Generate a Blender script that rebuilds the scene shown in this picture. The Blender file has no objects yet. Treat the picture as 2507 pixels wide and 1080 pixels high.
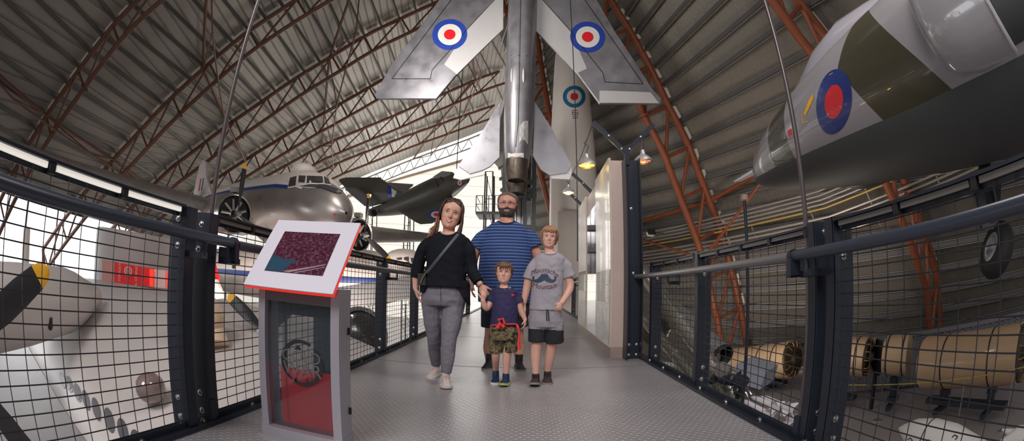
import bpy, bmesh, math, random
import numpy as np
from mathutils import Vector, Matrix, noise
from mathutils.bvhtree import BVHTree
random.seed(7)
SC = bpy.context.scene
COL = SC.collection
PI = math.pi
EYE = 0.86                      # camera height above the walkway deck, metres
F, CX, CY = 1109.65, 1252.8, 470.75          # fisheye (equisolid) focal length and centre in pixels of 2507x1080
YAW, PITCH, ROLL = -0.032016, 0.20643, 0.017977
# ------------------------------------------------------------------ camera
def cam_axes():
    cy, sy = math.cos(YAW), math.sin(YAW); cp, sp = math.cos(PITCH), math.sin(PITCH)
    f = Vector((sy*cp, cy*cp, sp)); r = Vector((cy, -sy, 0)); u = r.cross(f)
    r2 = r*math.cos(ROLL) + u*math.sin(ROLL); u2 = u*math.cos(ROLL) - r*math.sin(ROLL)
    return r2, u2, f
AX, AY, AF = cam_axes()
cd = bpy.data.cameras.new('camera'); cam = bpy.data.objects.new('camera', cd); COL.objects.link(cam)
cd.type = 'PANO'; cd.panorama_type = 'FISHEYE_EQUISOLID'
cd.sensor_width = 36; cd.sensor_fit = 'HORIZONTAL'; cd.fisheye_lens = F*36/2507; cd.fisheye_fov = PI
cd.shift_y = -(540-CY)/1080; cd.clip_end = 500
cam.matrix_world = Matrix(((AX.x, AY.x, -AF.x, 0), (AX.y, AY.y, -AF.y, 0), (AX.z, AY.z, -AF.z, EYE), (0, 0, 0, 1)))
SC.camera = cam
# ------------------------------------------------------------------ world, lights, exposure
SC.view_settings.view_transform = 'Standard'; SC.view_settings.look = 'None'
SC.view_settings.exposure = 0.0; SC.view_settings.gamma = 1.0; SC.view_settings.use_curve_mapping = False
wd = bpy.data.worlds.new('hall'); SC.world = wd; wd.use_nodes = True
wd.node_tree.nodes['Background'].inputs[0].default_value = (1.0, 0.96, 0.95, 1)
wd.node_tree.nodes['Background'].inputs[1].default_value = 0.34
def area(name, loc, target, size, power, color=(1, 1, 1), size_y=None):
    l = bpy.data.lights.new(name, 'AREA'); l.energy = power; l.color = color; l.size = size
    l.shape = 'RECTANGLE'; l.size_y = size_y or size
    o = bpy.data.objects.new(name, l); COL.objects.link(o); o.location = loc
    o.rotation_euler = (Vector(target)-Vector(loc)).to_track_quat('-Z', 'Y').to_euler(); return o
area('added_fill', (-3, -5, 7.5), (0, 4, 1.0), 4.0, 760, (1.0, .95, .93))  # added key light behind the camera for the people
area('added_fill', (3.5, 3.0, 7.0), (0, 5, 0.5), 2.5, 170, (1.0, .94, .9))  # added fill above the walkway to brighten deck and people
area('added_upfill', (-8, 14, -3.4), (-9, 30, 16), 6.0, 1900, (1.0, .88, .78))  # added warm upward fill to brighten the left roof
area('added_fill', (-4, 11, 8.5), (2.6, 23, 6), 2.5, 420, (1.0, .93, .86))  # added fill aimed at the white rocket
area('added_upfill', (-5, 40, -3.4), (-5, 50, 16), 12.0, 5200, (1.0, .93, .84))  # added upward fill under the far roof
area('added_upfill', (7.5, 13, -2.5), (9, 16, 10), 3.0, 330, (1.0, .86, .74))  # added upward fill for the right wall
area('end_wall_fill', (-8, 60, 9), (-4, 30, 3), 26.0, 2600, (1.0, .99, .97), 12)  # added fill standing before the end wall, facing the hall
area('daylight_side', (-34, 12, 1), (-5, 14, 0), 24.0, 1500, (.97, .98, 1.0), 7)
# ------------------------------------------------------------------ pixel helpers (the frame is 2507x1080)
def ray(px, py):
    dx, dy = px-CX, py-CY; r = math.hypot(dx, dy) or 1e-9
    th = 2*math.asin(min(.999, r/F/2)); s = math.sin(th)/r
    return AX*(dx*s) + AY*(-dy*s) + AF*math.cos(th)
O = Vector((0, 0, EYE))
def PY(px, py, Y): r = ray(px, py); return O + r*(Y/r.y)
def PX(px, py, X): r = ray(px, py); return O + r*(X/r.x)
def PD(px, py, D): return O + ray(px, py)*D
def PN(px, py, n, d): r = ray(px, py); return O + r*(d/r.dot(n))     # plane through n.(p-eye)=d
# ------------------------------------------------------------------ materials
MATS = {}
def mat(name, col, rough=.5, metal=0.0, nscale=0, namt=.0, bump=0.0, bscale=0, emit=None, estr=0, alpha=1.0, coat=0, spec=.5, trans=0):
    if name in MATS: return MATS[name]
    m = bpy.data.materials.new(name); m.use_nodes = True; nt = m.node_tree; N, L = nt.nodes, nt.links
    b = N['Principled BSDF']
    b.inputs['Base Color'].default_value = (*col, 1); b.inputs['Roughness'].default_value = rough
    b.inputs['Metallic'].default_value = metal; b.inputs['Specular IOR Level'].default_value = spec
    b.inputs['Coat Weight'].default_value = coat; b.inputs['Transmission Weight'].default_value = trans
    b.inputs['Alpha'].default_value = alpha
    if emit: b.inputs['Emission Color'].default_value = (*emit, 1); b.inputs['Emission Strength'].default_value = estr
    if nscale:
        tc = N.new('ShaderNodeTexCoord'); no = N.new('ShaderNodeTexNoise'); no.inputs['Scale'].default_value = nscale; no.inputs['Detail'].default_value = 5
        L.new(tc.outputs['Object'], no.inputs['Vector'])
        mx = N.new('ShaderNodeMix'); mx.data_type = 'RGBA'
        mx.inputs[6].default_value = (*[c*(1-namt) for c in col], 1); mx.inputs[7].default_value = (*[min(1, c*(1+namt)) for c in col], 1)
        L.new(no.outputs[0], mx.inputs[0]); L.new(mx.outputs[2], b.inputs['Base Color'])
        if metal > .4:
            mr = N.new('ShaderNodeMapRange'); mr.inputs[1].default_value = .3; mr.inputs[2].default_value = .7
            mr.inputs[3].default_value = max(.05, rough-.1); mr.inputs[4].default_value = rough+.12
            L.new(no.outputs[0], mr.inputs[0]); L.new(mr.outputs[0], b.inputs['Roughness'])
    if bump:
        tc = N.new('ShaderNodeTexCoord'); no = N.new('ShaderNodeTexNoise'); no.inputs['Scale'].default_value = bscale; no.inputs['Detail'].default_value = 4
        L.new(tc.outputs['Object'], no.inputs['Vector']); bp = N.new('ShaderNodeBump'); bp.inputs['Strength'].default_value = bump; bp.inputs['Distance'].default_value = .01
        L.new(no.outputs[0], bp.inputs['Height']); L.new(bp.outputs[0], b.inputs['Normal'])
    MATS[name] = m; return m
def nodes(m): return m.node_tree.nodes, m.node_tree.links, m.node_tree.nodes['Principled BSDF']
def math_n(N, L, op, a, b=None, c=None):
    n = N.new('ShaderNodeMath'); n.operation = op
    for i, v in enumerate((a, b, c)):
        if v is None: continue
        if isinstance(v, (int, float)): n.inputs[i].default_value = v
        else: L.new(v, n.inputs[i])
    return n.outputs[0]
def pos_dot(N, L, vec):
    g = N.new('ShaderNodeNewGeometry'); d = N.new('ShaderNodeVectorMath'); d.operation = 'DOT_PRODUCT'
    L.new(g.outputs['Position'], d.inputs[0]); d.inputs[1].default_value = vec; return d.outputs['Value']
def add_bump(m, height, strength=.5, dist=.01):
    N, L, b = nodes(m); bp = N.new('ShaderNodeBump'); bp.inputs['Strength'].default_value = strength; bp.inputs['Distance'].default_value = dist
    L.new(height, bp.inputs['Height']); L.new(bp.outputs[0], b.inputs['Normal'])
# ------------------------------------------------------------------ mesh builder
def frame(d, up=None):
    d = Vector(d).normalized(); up = Vector(up) if up is not None else (Vector((0, 0, 1)) if abs(d.z) < .95 else Vector((0, 1, 0)))
    x = up.cross(d)
    if x.length < 1e-6: x = Vector((1, 0, 0)).cross(d)
    x.normalize(); return x, d.cross(x).normalized(), d
class MB:
    def __init__(s): s.v = []; s.f = []; s.m = []; s.mats = []; s.cur = 0
    def use(s, m):
        if m not in s.mats: s.mats.append(m)
        s.cur = s.mats.index(m); return s
    def add(s, vs, fs):
        o = len(s.v); s.v += [tuple(v) for v in vs]; s.f += [tuple(i+o for i in f) for f in fs]; s.m += [s.cur]*len(fs); return s
    def box(s, c, size, rot=None):
        c = Vector(c); h = [x/2 for x in size]; R = rot or Matrix.Identity(3)
        vs = [c + R @ Vector((sx*h[0], sy*h[1], sz*h[2])) for sx in (-1, 1) for sy in (-1, 1) for sz in (-1, 1)]
        return s.add(vs, [(0, 1, 3, 2), (4, 6, 7, 5), (0, 4, 5, 1), (2, 3, 7, 6), (0, 2, 6, 4), (1, 5, 7, 3)])
    def beam(s, a, b, w, h, up=None):           # w across, h along up
        x, y, d = frame(Vector(b)-Vector(a), up); a = Vector(a); b = Vector(b)
        vs = [p + x*(i*w/2) + y*(j*h/2) for p in (a, b) for i, j in ((-1, -1), (1, -1), (1, 1), (-1, 1))]
        return s.add(vs, [(3, 2, 1, 0), (4, 5, 6, 7), (0, 1, 5, 4), (1, 2, 6, 5), (2, 3, 7, 6), (3, 0, 4, 7)])
    def tube(s, pts, r, n=10, caps=True, up=None, sq=1.0):
        pts = [Vector(p) for p in pts]; rs = r if isinstance(r, (list, tuple)) else [r]*len(pts)
        rings = []; px = None
        for i, p in enumerate(pts):
            d = (pts[min(i+1, len(pts)-1)] - pts[max(i-1, 0)])
            if d.length < 1e-9: d = Vector((0, 0, 1))
            d.normalize()
            if px is None: px = frame(d, up)[0]
            else: px = (px - d*px.dot(d)).normalized()
            y = d.cross(px); rr = rs[i]
            rx, ry = rr if isinstance(rr, (list, tuple)) else (rr, rr)
            rings.append([p + px*(rx*math.cos(2*PI*k/n)) + y*(ry*math.sin(2*PI*k/n)) for k in range(n)])
        return s.loft(rings, caps)
    def loft(s, rings, caps=True, closed=True):
        n = len(rings[0]); vs = [v for r in rings for v in r]; fs = []
        for i in range(len(rings)-1):
            for k in range(n if closed else n-1):
                a, b = i*n+k, i*n+(k+1) % n; fs.append((a, b, b+n, a+n))
        if caps: fs.append(tuple(range(n-1, -1, -1))); fs.append(tuple((len(rings)-1)*n+k for k in range(n)))
        return s.add(vs, fs)
    def lathe(s, base, axis, prof, n=24, caps=True, up=None):
        x, y, d = frame(axis, up); base = Vector(base)
        return s.loft([[base + d*h + x*(r*math.cos(2*PI*k/n)) + y*(r*math.sin(2*PI*k/n)) for k in range(n)] for h, r in prof], caps)
    def plate(s, poly, th):                     # polygon of 3-D points thickened by the vector th
        th = Vector(th); n = len(poly); a = [Vector(p)-th/2 for p in poly]; b = [Vector(p)+th/2 for p in poly]
        return s.add(a+b, [tuple(range(n-1, -1, -1)), tuple(range(n, 2*n))] + [(i, (i+1) % n, n+(i+1) % n, n+i) for i in range(n)])
    def ball(s, c, r, n=12, rot=None):
        c = Vector(c); rx, ry, rz = r if isinstance(r, (list, tuple)) else (r, r, r); R = rot or Matrix.Identity(3)
        vs = [c + R @ Vector((0, 0, -rz))]; m = n//2
        for i in range(1, m):
            t = -PI/2 + PI*i/m
            vs += [c + R @ Vector((rx*math.cos(t)*math.cos(2*PI*k/n), ry*math.cos(t)*math.sin(2*PI*k/n), rz*math.sin(t))) for k in range(n)]
        vs.append(c + R @ Vector((0, 0, rz))); fs = [(0, 1+(k+1) % n, 1+k) for k in range(n)]
        for i in range(m-2):
            for k in range(n):
                a, b = 1+i*n+k, 1+i*n+(k+1) % n; fs.append((a, b, b+n, a+n))
        l = len(vs)-1; o = 1+(m-2)*n; fs += [(o+k, o+(k+1) % n, l) for k in range(n)]
        return s.add(vs, fs)
    def mesh(s, name, smooth=None):
        me = bpy.data.meshes.new(name); me.from_pydata(s.v, [], s.f); me.update()
        for m in s.mats: me.materials.append(m)
        if s.mats: me.polygons.foreach_set('material_index', s.m)
        if smooth is not None:
            me.shade_smooth()
            if smooth < 180: me.set_sharp_from_angle(angle=math.radians(smooth))
        return me
    def build(s, name, parent=None, smooth=40, fix=True):
        me = s.mesh(name, smooth)
        if fix:
            bm = bmesh.new(); bm.from_mesh(me); bmesh.ops.recalc_face_normals(bm, faces=bm.faces); bm.to_mesh(me); bm.free()
        return link(name, me, parent)
def link(name, me, parent=None):
    o = bpy.data.objects.new(name, me); COL.objects.link(o)
    if parent is not None:
        o.parent = parent; o.matrix_parent_inverse = parent.matrix_basis.inverted()
    return o
def thing(name, label, cat, loc=(0, 0, 0), group=None):
    o = bpy.data.objects.new(name, None); COL.objects.link(o); o.location = loc; o.empty_display_size = .1
    o['label'] = label; o['category'] = cat
    if group: o['group'] = group
    return o
def tag(o, label, cat, group=None):
    o['label'] = label; o['category'] = cat
    if group: o['group'] = group
    return o
def struct(o, label=None):
    o['kind'] = 'structure'
    if label: o['label'] = label
    return o
def clone(root, delta=None, mtx=None):
    T = mtx if mtx is not None else Matrix.Translation(Vector(delta))
    c = root.copy(); COL.objects.link(c); c.matrix_basis = T @ root.matrix_basis
    for ch in list(root.children):
        d = ch.copy(); COL.objects.link(d); d.parent = c; d.matrix_parent_inverse = ch.matrix_parent_inverse.copy()
        for g in list(ch.children):
            e = g.copy(); COL.objects.link(e); e.parent = d; e.matrix_parent_inverse = g.matrix_parent_inverse.copy()
    return c
def bvh_of(objs):
    vs = []; fs = []
    for o in objs:
        off = len(vs); vs += [v.co.copy() for v in o.data.vertices]; fs += [tuple(i+off for i in p.vertices) for p in o.data.polygons]
    return BVHTree.FromPolygons(vs, fs)
def decal(mb, tree, org, d, right, up, polys, off=.004, res=.03):
    """polys: list of (material, [2-D outline]) laid on the surface hit by rays from org along d"""
    d = Vector(d).normalized()
    for m, poly in polys:
        mb.use(m); bm = bmesh.new()
        vs = [bm.verts.new((x, y, 0)) for x, y in poly]; bm.faces.new(vs)
        bmesh.ops.triangulate(bm, faces=bm.faces)
        for _ in range(6):
            long = [e for e in bm.edges if e.calc_length() > res]
            if not long: break
            bmesh.ops.subdivide_edges(bm, edges=long, cuts=1, use_grid_fill=False); bmesh.ops.triangulate(bm, faces=bm.faces)
        bm.verts.ensure_lookup_table(); pts = []; ok = []
        for v in bm.verts:
            p = org + right*v.co.x + up*v.co.y; h = tree.ray_cast(p, d)
            if h[0] is None: pts.append(p); ok.append(False)
            else:
                nn = h[1] if h[1].dot(d) < 0 else -h[1]
                pts.append(h[0] + nn*off); ok.append(True)
        fs = [tuple(v.index for v in f.verts) for f in bm.faces]; bm.verts.index_update()
        fs = [tuple(v.index for v in f.verts) for f in bm.faces if all(ok[v.index] for v in f.verts)]
        mb.add(pts, fs); bm.free()
def circle(r, n=40, cx=0, cy=0, ry=None): return [(cx+r*math.cos(2*PI*k/n), cy+(ry or r)*math.sin(2*PI*k/n)) for k in range(n)]
def lerp(a, b, t): return a + (b-a)*t
def polyat(tab, x):                             # piecewise linear with linear extrapolation; tab sorted by first column
    i = 0
    while i < len(tab)-2 and x > tab[i+1][0]: i += 1
    a, b = tab[i], tab[i+1]; t = (x-a[0])/(b[0]-a[0]); return a[1] + (b[1]-a[1])*t
def text_mesh(s, size, align='CENTER', shear=0):
    c = bpy.data.curves.new('lettering', 'FONT'); c.body = s; c.size = size; c.align_x = align; c.align_y = 'CENTER'; c.shear = shear; c.resolution_u = 3; c.fill_mode = 'FRONT'
    o = bpy.data.objects.new('lettering', c); COL.objects.link(o); bpy.context.view_layer.update()
    me = bpy.data.meshes.new_from_object(o.evaluated_get(bpy.context.evaluated_depsgraph_get())); bpy.data.objects.remove(o); bpy.data.curves.remove(c)
    V_ = [v.co.copy() for v in me.vertices]; F_ = [tuple(p.vertices) for p in me.polygons]; bpy.data.meshes.remove(me); return V_, F_
def add_text(mb, m, s, size, org, right, up, fn=None, tree=None, d=None, off=.003, shear=0, bold=0):
    """flat or surface-projected lettering; fn bends the 2-D outline"""
    V_, F_ = text_mesh(s, size, shear=shear); mb.use(m); out = []; ok = []
    for v in V_:
        x, y = (v.x, v.y) if fn is None else fn(v.x, v.y); p = org + right*x + up*y
        if tree is not None:
            h = tree.ray_cast(p, d); ok.append(h[0] is not None); out.append(p if h[0] is None else h[0] - d*off)
        else: ok.append(True); out.append(p)
    mb.add(out, [f for f in F_ if all(ok[i] for i in f)])
# ================================================================== materials
M_RUST = mat('rust_paint', (.125, .050, .028), .55, nscale=3, namt=.25)
M_ORANGE = mat('orange_paint', (.23, .062, .024), .5, nscale=3, namt=.25)
M_DARKST = mat('dark_steel_paint', (.012, .017, .028), .38, nscale=8, namt=.2)
M_RAIL = mat('handrail_paint', (.035, .042, .062), .33)
M_WIRE = mat('mesh_wire', (.02, .02, .024), .4)
M_BOLT = mat('bolt_steel', (.55, .54, .52), .28, 1.0)
M_GALV = mat('galvanised', (.30, .29, .28), .5, .6, nscale=5, namt=.15)
M_PURL = mat('purlin_steel', (.13, .125, .12), .5, .35)
M_PACK = mat('roof_spacer_white', (.72, .68, .62), .55)
M_WHITE = mat('white_paint', (.78, .75, .72), .45)
M_BLACK = mat('black', (.012, .012, .013), .5)
M_RUB = mat('rubber', (.014, .014, .015), .75)
M_RED = mat('roundel_red', (.72, .012, .02), .35); M_RWH = mat('roundel_white', (.74, .72, .70), .35)
M_BLUE = mat('roundel_blue', (.018, .055, .36), .35); M_TEAL = mat('roundel_teal', (.02, .17, .33), .4)
M_SILVER = mat('bare_aluminium', (.31, .305, .335), .36, .6, nscale=2.2, namt=.3)
M_SILVERL = mat('pale_silver_paint', (.60, .59, .60), .4, .25, nscale=1.5, namt=.08)
M_YELLOW = mat('warning_yellow', (.85, .42, .02), .45)
M_PROP = mat('propeller_black', (.03, .03, .034), .38)
# walkway deck: rows of small raised studs
md = mat('deck_tread_plate', (.30, .285, .295), .36, .40); N, L, b = nodes(md)
x = pos_dot(N, L, (1, 0, 0)); y = pos_dot(N, L, (0, 1, 0))
row = math_n(N, L, 'FLOOR', math_n(N, L, 'DIVIDE', y, .034))
xs = math_n(N, L, 'ADD', x, math_n(N, L, 'MULTIPLY', math_n(N, L, 'MODULO', row, 2), .024))
sx = math_n(N, L, 'SINE', math_n(N, L, 'MULTIPLY', xs, 2*PI/.048)); sy = math_n(N, L, 'SINE', math_n(N, L, 'MULTIPLY', y, 2*PI/.068))
h = math_n(N, L, 'MULTIPLY', math_n(N, L, 'ADD', math_n(N, L, 'MULTIPLY', sx, .5), .5), math_n(N, L, 'MULTIPLY', sy, sy))
stud = math_n(N, L, 'SMOOTH_MAX', math_n(N, L, 'SUBTRACT', h, .42), 0, .1)
add_bump(md, stud, .9, .012)
no = N.new('ShaderNodeTexNoise'); no.inputs['Scale'].default_value = 1.3; no.inputs['Detail'].default_value = 6
g = N.new('ShaderNodeNewGeometry'); L.new(g.outputs['Position'], no.inputs['Vector'])
cr = N.new('ShaderNodeMix'); cr.data_type = 'RGBA'; cr.inputs[6].default_value = (.31, .295, .315, 1); cr.inputs[7].default_value = (.58, .55, .57, 1)
mixf = math_n(N, L, 'ADD', math_n(N, L, 'MULTIPLY', no.outputs[0], .7), math_n(N, L, 'MULTIPLY', stud, .9)); L.new(mixf, cr.inputs[0]); L.new(cr.outputs[2], b.inputs['Base Color'])
# roof decks with ribbed sheeting
UL = Vector((.9875, .158, 0)); VL = Vector((-.158, .9875, 0)); UR = Vector((.955, .2967, 0)); VR = Vector((-.2967, .955, 0))
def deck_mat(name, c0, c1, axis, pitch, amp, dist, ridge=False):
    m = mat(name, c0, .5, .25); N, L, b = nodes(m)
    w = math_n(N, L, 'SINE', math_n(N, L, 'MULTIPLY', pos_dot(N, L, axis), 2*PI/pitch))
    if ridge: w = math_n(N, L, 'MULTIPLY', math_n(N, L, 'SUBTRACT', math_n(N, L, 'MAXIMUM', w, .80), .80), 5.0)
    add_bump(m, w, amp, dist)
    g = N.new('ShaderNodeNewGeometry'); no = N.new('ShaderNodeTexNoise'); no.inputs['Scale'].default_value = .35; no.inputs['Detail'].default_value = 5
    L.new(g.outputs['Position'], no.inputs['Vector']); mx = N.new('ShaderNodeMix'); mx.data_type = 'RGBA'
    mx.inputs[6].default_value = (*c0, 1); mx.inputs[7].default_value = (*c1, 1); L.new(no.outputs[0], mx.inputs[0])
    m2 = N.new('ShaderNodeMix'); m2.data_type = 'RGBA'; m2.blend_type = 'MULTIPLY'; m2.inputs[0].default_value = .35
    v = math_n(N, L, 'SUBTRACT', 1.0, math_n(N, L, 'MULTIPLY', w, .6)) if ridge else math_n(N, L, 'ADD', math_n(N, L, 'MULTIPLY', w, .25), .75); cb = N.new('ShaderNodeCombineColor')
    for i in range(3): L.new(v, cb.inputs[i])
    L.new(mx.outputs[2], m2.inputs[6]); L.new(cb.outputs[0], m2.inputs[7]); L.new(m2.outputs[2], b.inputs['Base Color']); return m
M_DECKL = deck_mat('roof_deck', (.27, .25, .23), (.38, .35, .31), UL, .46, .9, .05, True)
M_DECKR = deck_mat('wall_deck', (.20, .185, .165), (.30, .265, .22), VR, .085, .8, .02)
GZ = EYE-4.9
# ================================================================== hangar shell and trusses
TRL = [ # v, [(z,u)...] of the outer chord, heights relative to the eye
 (6.5,  [(1.0, -23.0), (5.0, -21.3), (9.0, -18.2), (13.0, -14.2), (17.0, -9.5), (21.0, -4.3)]),
 (14.0, [(5.66, -21.7), (7.99, -19.5), (9.24, -18.5), (10.6, -17.4), (11.54, -16.4), (15.5, -11.5), (21.5, -3.5)]),
 (21.5, [(5.53, -22.3), (7.1, -20.4), (8.94, -18.5), (11.2, -15.9), (13.3, -13.6), (15.3, -11.0), (21.5, -2.7)]),
 (29.0, [(5.28, -24.5), (6.9, -22.5), (8.5, -20.0), (10.3, -17.5), (11.9, -15.1), (13.8, -12.6), (15.6, -10.0), (17.6, -7.4), (19.2, -4.8), (20.7, -2.5), (22.5, .5)]),
 (36.5, [(5.2, -26.5), (12.0, -15.5), (13.1, -13.8), (14.1, -12.1), (15.7, -9.6), (17.3, -7.3), (21.9, .2)]),
 (44.0, [(5.0, -29.0), (11.6, -17.3), (13.2, -14.6), (14.5, -11.8), (15.8, -9.0), (17.0, -6.5), (18.7, -3.4), (20.1, -.75), (21.6, 1.8), (22.6, 4.0)]),
 (51.5, [(5.0, -33.0), (12.5, -16.3), (13.8, -13.8), (14.9, -11.2), (16.2, -8.4), (17.4, -5.7), (18.6, -2.8), (19.9, .1), (21.7, 4.2)]),
 (59.0, [(5.0, -36.0), (11.4, -16.8), (12.7, -14.0), (14.0, -11.2), (15.4, -8.2), (16.9, -4.9), (18.1, -2.0), (19.6, 1.4), (21.2, 4.6)])]
def ptL(v, z, u): p = UL*u + VL*v; return Vector((p.x, p.y, z+EYE))
KR = 1.25
def ptR(v, z, u): p = UR*(u*KR) + VR*(v*KR); return Vector((p.x, p.y, z*KR+EYE))
def chord(tab, pt, v, z0, z1, n): return [pt(v, z, polyat(tab, z)) for z in [z0+(z1-z0)*i/n for i in range(n+1)]]
def offs(pts, d, sgn):                          # shift a chord square to itself, inside its own vertical plane
    out = []
    for i, p in enumerate(pts):
        t = (pts[min(i+1, len(pts)-1)]-pts[max(i-1, 0)]).normalized(); h = Vector((t.x, t.y, 0)).normalized()
        n = (Vector((0, 0, 1)) - t*t.z).normalized()
        out.append(p + n*(d*sgn))
    return out
# left roof skin
zs = [-3.0+27.5*i/40 for i in range(41)]
rows = []
for v, tab in [(-1.0, TRL[0][1])] + TRL:
    rows.append(offs([ptL(v, z, polyat(tab, min(z, 24))) for z in zs if z < 24.6], .42, 1))
mb = MB().use(M_DECKL)
for i in range(len(rows)-1):
    n = len(rows[i]); mb.add(rows[i]+rows[i+1], [(k, k+1, n+k+1, n+k) for k in range(7, n-1)])
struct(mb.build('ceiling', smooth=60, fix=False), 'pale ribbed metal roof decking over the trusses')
# skylight bay
SK_ = [(6, -28), (9.2, -20.6), (11.33, -15.44), (13.96, -9.06), (17.24, .65), (19.2, 4.0), (22.3, 9.6)]; a = rows[-1]; n = len(a); c = [ptL(61.7, lerp(-3+27.5*i/40, -3+27.5*i/40, 1)-1.0, polyat(SK_, -3+27.5*i/40-1.0)) for i in range(n)]; mb = MB().use(mat('skylight_glass', (.9, .95, .95), .5, emit=(.93, 1.0, .97), estr=1.15))
mb.add(a+c, [(k, k+1, n+k+1, n+k) for k in range(8, n-1)])
struct(mb.build('window_2', smooth=60, fix=False), 'bright rooflight bay beyond the last truss')
# purlins of the left roof
pz = []; zc = 1.9
while zc < 23.2: pz.append(zc); zc += .78
for z in pz:
    mb = MB().use(M_PURL); pts = []
    for ri, (v, tab) in enumerate([(-1.0, TRL[0][1])] + TRL[:-1]):
        q = [ptL(v, zz, polyat(tab, zz)) for zz in (z-.1, z, z+.1)]; pts.append(offs(q, .26, 1)[1])
    for i in range(len(pts)-1): mb.beam(pts[i], pts[i+1], .085, .2)
    o = mb.build('purlin', smooth=None); tag(o, 'long thin steel purlin under the ribbed roof deck on the left', 'beam', 'purlins of the left roof')
# trusses
def tube_obj(name, par, pts, r, m, n=10): return MB().use(m).tube(pts, r, n).build(name, par)
def truss(label, pt, v, tab, z0, z1, nb, depth, sgn, m, rc, rb, packs=True, packw=.42):
    t = thing('roof_truss', label, 'truss', pt(v, z0, polyat(tab, z0)))
    nn = 24; up = chord(tab, pt, v, z0, z1, nn); lo = offs(up, depth, -1)
    tube_obj('outer_chord', t, up, rc, m, 12); tube_obj('inner_chord', t, lo, rc*.92, m, 12)
    ub = chord(tab, pt, v, z0, z1, nb); lb = offs(ub, depth, -1)
    for i in range(nb):
        tube_obj('brace', t, [ub[i], lb[i]], rb, m, 8)
        tube_obj('brace', t, [lb[i], ub[i+1]], rb, m, 8)
    mid = lb[nb//2]; tb = (lb[nb//2+1]-mid).normalized()
    MB().use(m).lathe(mid, tb, [(-.04, rc), (-.04, rc*1.7), (.04, rc*1.7), (.04, rc)], 16).build('flange', t)
    pk = KR if pt is ptR else 1
    j = (up[0]+lo[0])/2 - Vector((0, 0, 1.1)); ft = MB().use(m).tube([up[0], j], rc, 10).tube([lo[0], j], rc, 10); 
    if j.z > GZ+.2: ft.tube([j, (j.x, j.y, GZ)], rc*1.1, 10)
    ft.build('foot', t)
    if packs:
        for z in [p for p in pz if z0 < p < z1-.4]:
            q = offs([pt(v, zz, polyat(tab, zz)) for zz in (z, z+.39, z+.78)], .27, 1); d = (q[2]-q[0])
            MB().use(M_PACK).beam(q[0]+d*.22, q[0]+d*.80, .1, .26).build('roof_spacer', t, smooth=None)
    return t
wl = ['nearest on the left, its foot beyond the handrail', 'second in from the near left, under the dim roof', 'third in from the left', 'fourth in, rising above the silver airliner', 'fifth in, passing behind the left wing of the hanging jet', 'sixth in, before the rooflight bay', 'thin against the rooflight']
specs = [(1, -1.0, 17, 8), (2, -1, 22, 11), (3, .5, 22.5, 13), (4, 2, 21.5, 12), (5, 4, 22.6, 13), (6, 4, 21.7, 13)]
for k, (i, z0, z1, nb) in enumerate(specs):
    v, tab = TRL[i]
    truss('rust brown tubular roof truss, '+wl[k], ptL, v, tab, z0, z1, nb, 1.5, 1, M_RUST, .150, .074)
v, tab = TRL[7]
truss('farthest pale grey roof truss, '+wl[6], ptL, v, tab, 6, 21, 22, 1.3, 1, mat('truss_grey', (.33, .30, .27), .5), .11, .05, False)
# longitudinal ties running from truss to truss
def tie(nodes_, drop, label, g):
    t = thing('roof_tie', label, 'beam', nodes_[0], g)
    low = [(a+b)/2 + drop for a, b in zip(nodes_[:-1], nodes_[1:])]
    for a, b in zip(nodes_[:-1], nodes_[1:]): tube_obj('tie_tube', t, [a, b], .10, M_RUST, 8)
    for i in range(len(low)):
        tube_obj('brace', t, [nodes_[i], low[i]], .05, M_RUST, 8); tube_obj('brace', t, [low[i], nodes_[i+1]], .05, M_RUST, 8)
        if i: tube_obj('tie_tube', t, [low[i-1], low[i]], .06, M_RUST, 8)
def Lpt(i, z): v, tab = TRL[i]; return ptL(v, z, polyat(tab, z))
tie([Lpt(0, 6.2), Lpt(1, 5.8), Lpt(2, 5.5), Lpt(3, 5.3), Lpt(4, 5.3)], Vector((1.6, 0, -.9)), 'lowest rust brown tie tube running between the left trusses', 'ties between the left trusses')
tie([Lpt(1, 14.5), Lpt(2, 11.2), Lpt(3, 10.3), Lpt(4, 9.6)], Vector((1.2, 0, -1.6)), 'middle rust brown tie running down past the third left truss', 'ties between the left trusses')
tie([Lpt(2, 18.5), Lpt(3, 15.6), Lpt(4, 14.1), Lpt(5, 13.3), Lpt(6, 12.9)], Vector((1.2, 0, -1.6)), 'rust brown tie behind the nose of the silver airliner', 'ties between the left trusses')
tie([Lpt(4, 22.0), Lpt(5, 21.4), Lpt(6, 18.6), Lpt(7, 16.4)], Vector((1.0, 0, -1.6)), 'farthest rust brown tie, left of the hanging jet', 'ties between the left trusses')
# ---- right wall
RN = [(-4.9, 18.6), (-2.6, 17.4), (-.35, 16.6), (6.13, 10.4), (6.3, 10.1), (6.8, 9.5), (7.0, 9.3), (9.5, 7.6), (13.5, 5.2), (20, 2.6)]
RT = [(-4.9, 14.6), (-2.9, 13.6), (1.8, 12.1), (3.95, 11.1), (5.3, 10.6), (6.8, 9.75), (7.9, 9.3), (9.0, 8.75), (10.2, 8.15), (10.9, 7.7), (15.0, 5.6), (20, 3.6)]
RF = [(-4.9, 11.5), (1.8, 9.6), (8.57, 7.67), (11.9, 7.17), (13.46, 7.02), (16, 6.2), (20, 4.4)]
R0 = [(z, 2*polyat(RN, z)-polyat(RT, z)+.8) for z in (-4.9, -2.6, 1.8, 6.8, 9.5, 13.5, 20)]
RH = [(-4.9, 7.6), (1.8, 5.6), (8, 3.9), (13.5, 3.9), (20, 2.2)]
RG = [(z, 2*polyat(RF, z)-polyat(RT, z)) for z in (-4.9, 1.8, 8, 13.5, 20)]
TRR = [(-1.5, R0), (5.7, RN), (13.2, RT), (20.7, RF), (27.6, RG)]
zr = [-3.9+24*i/32 for i in range(33)]
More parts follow.
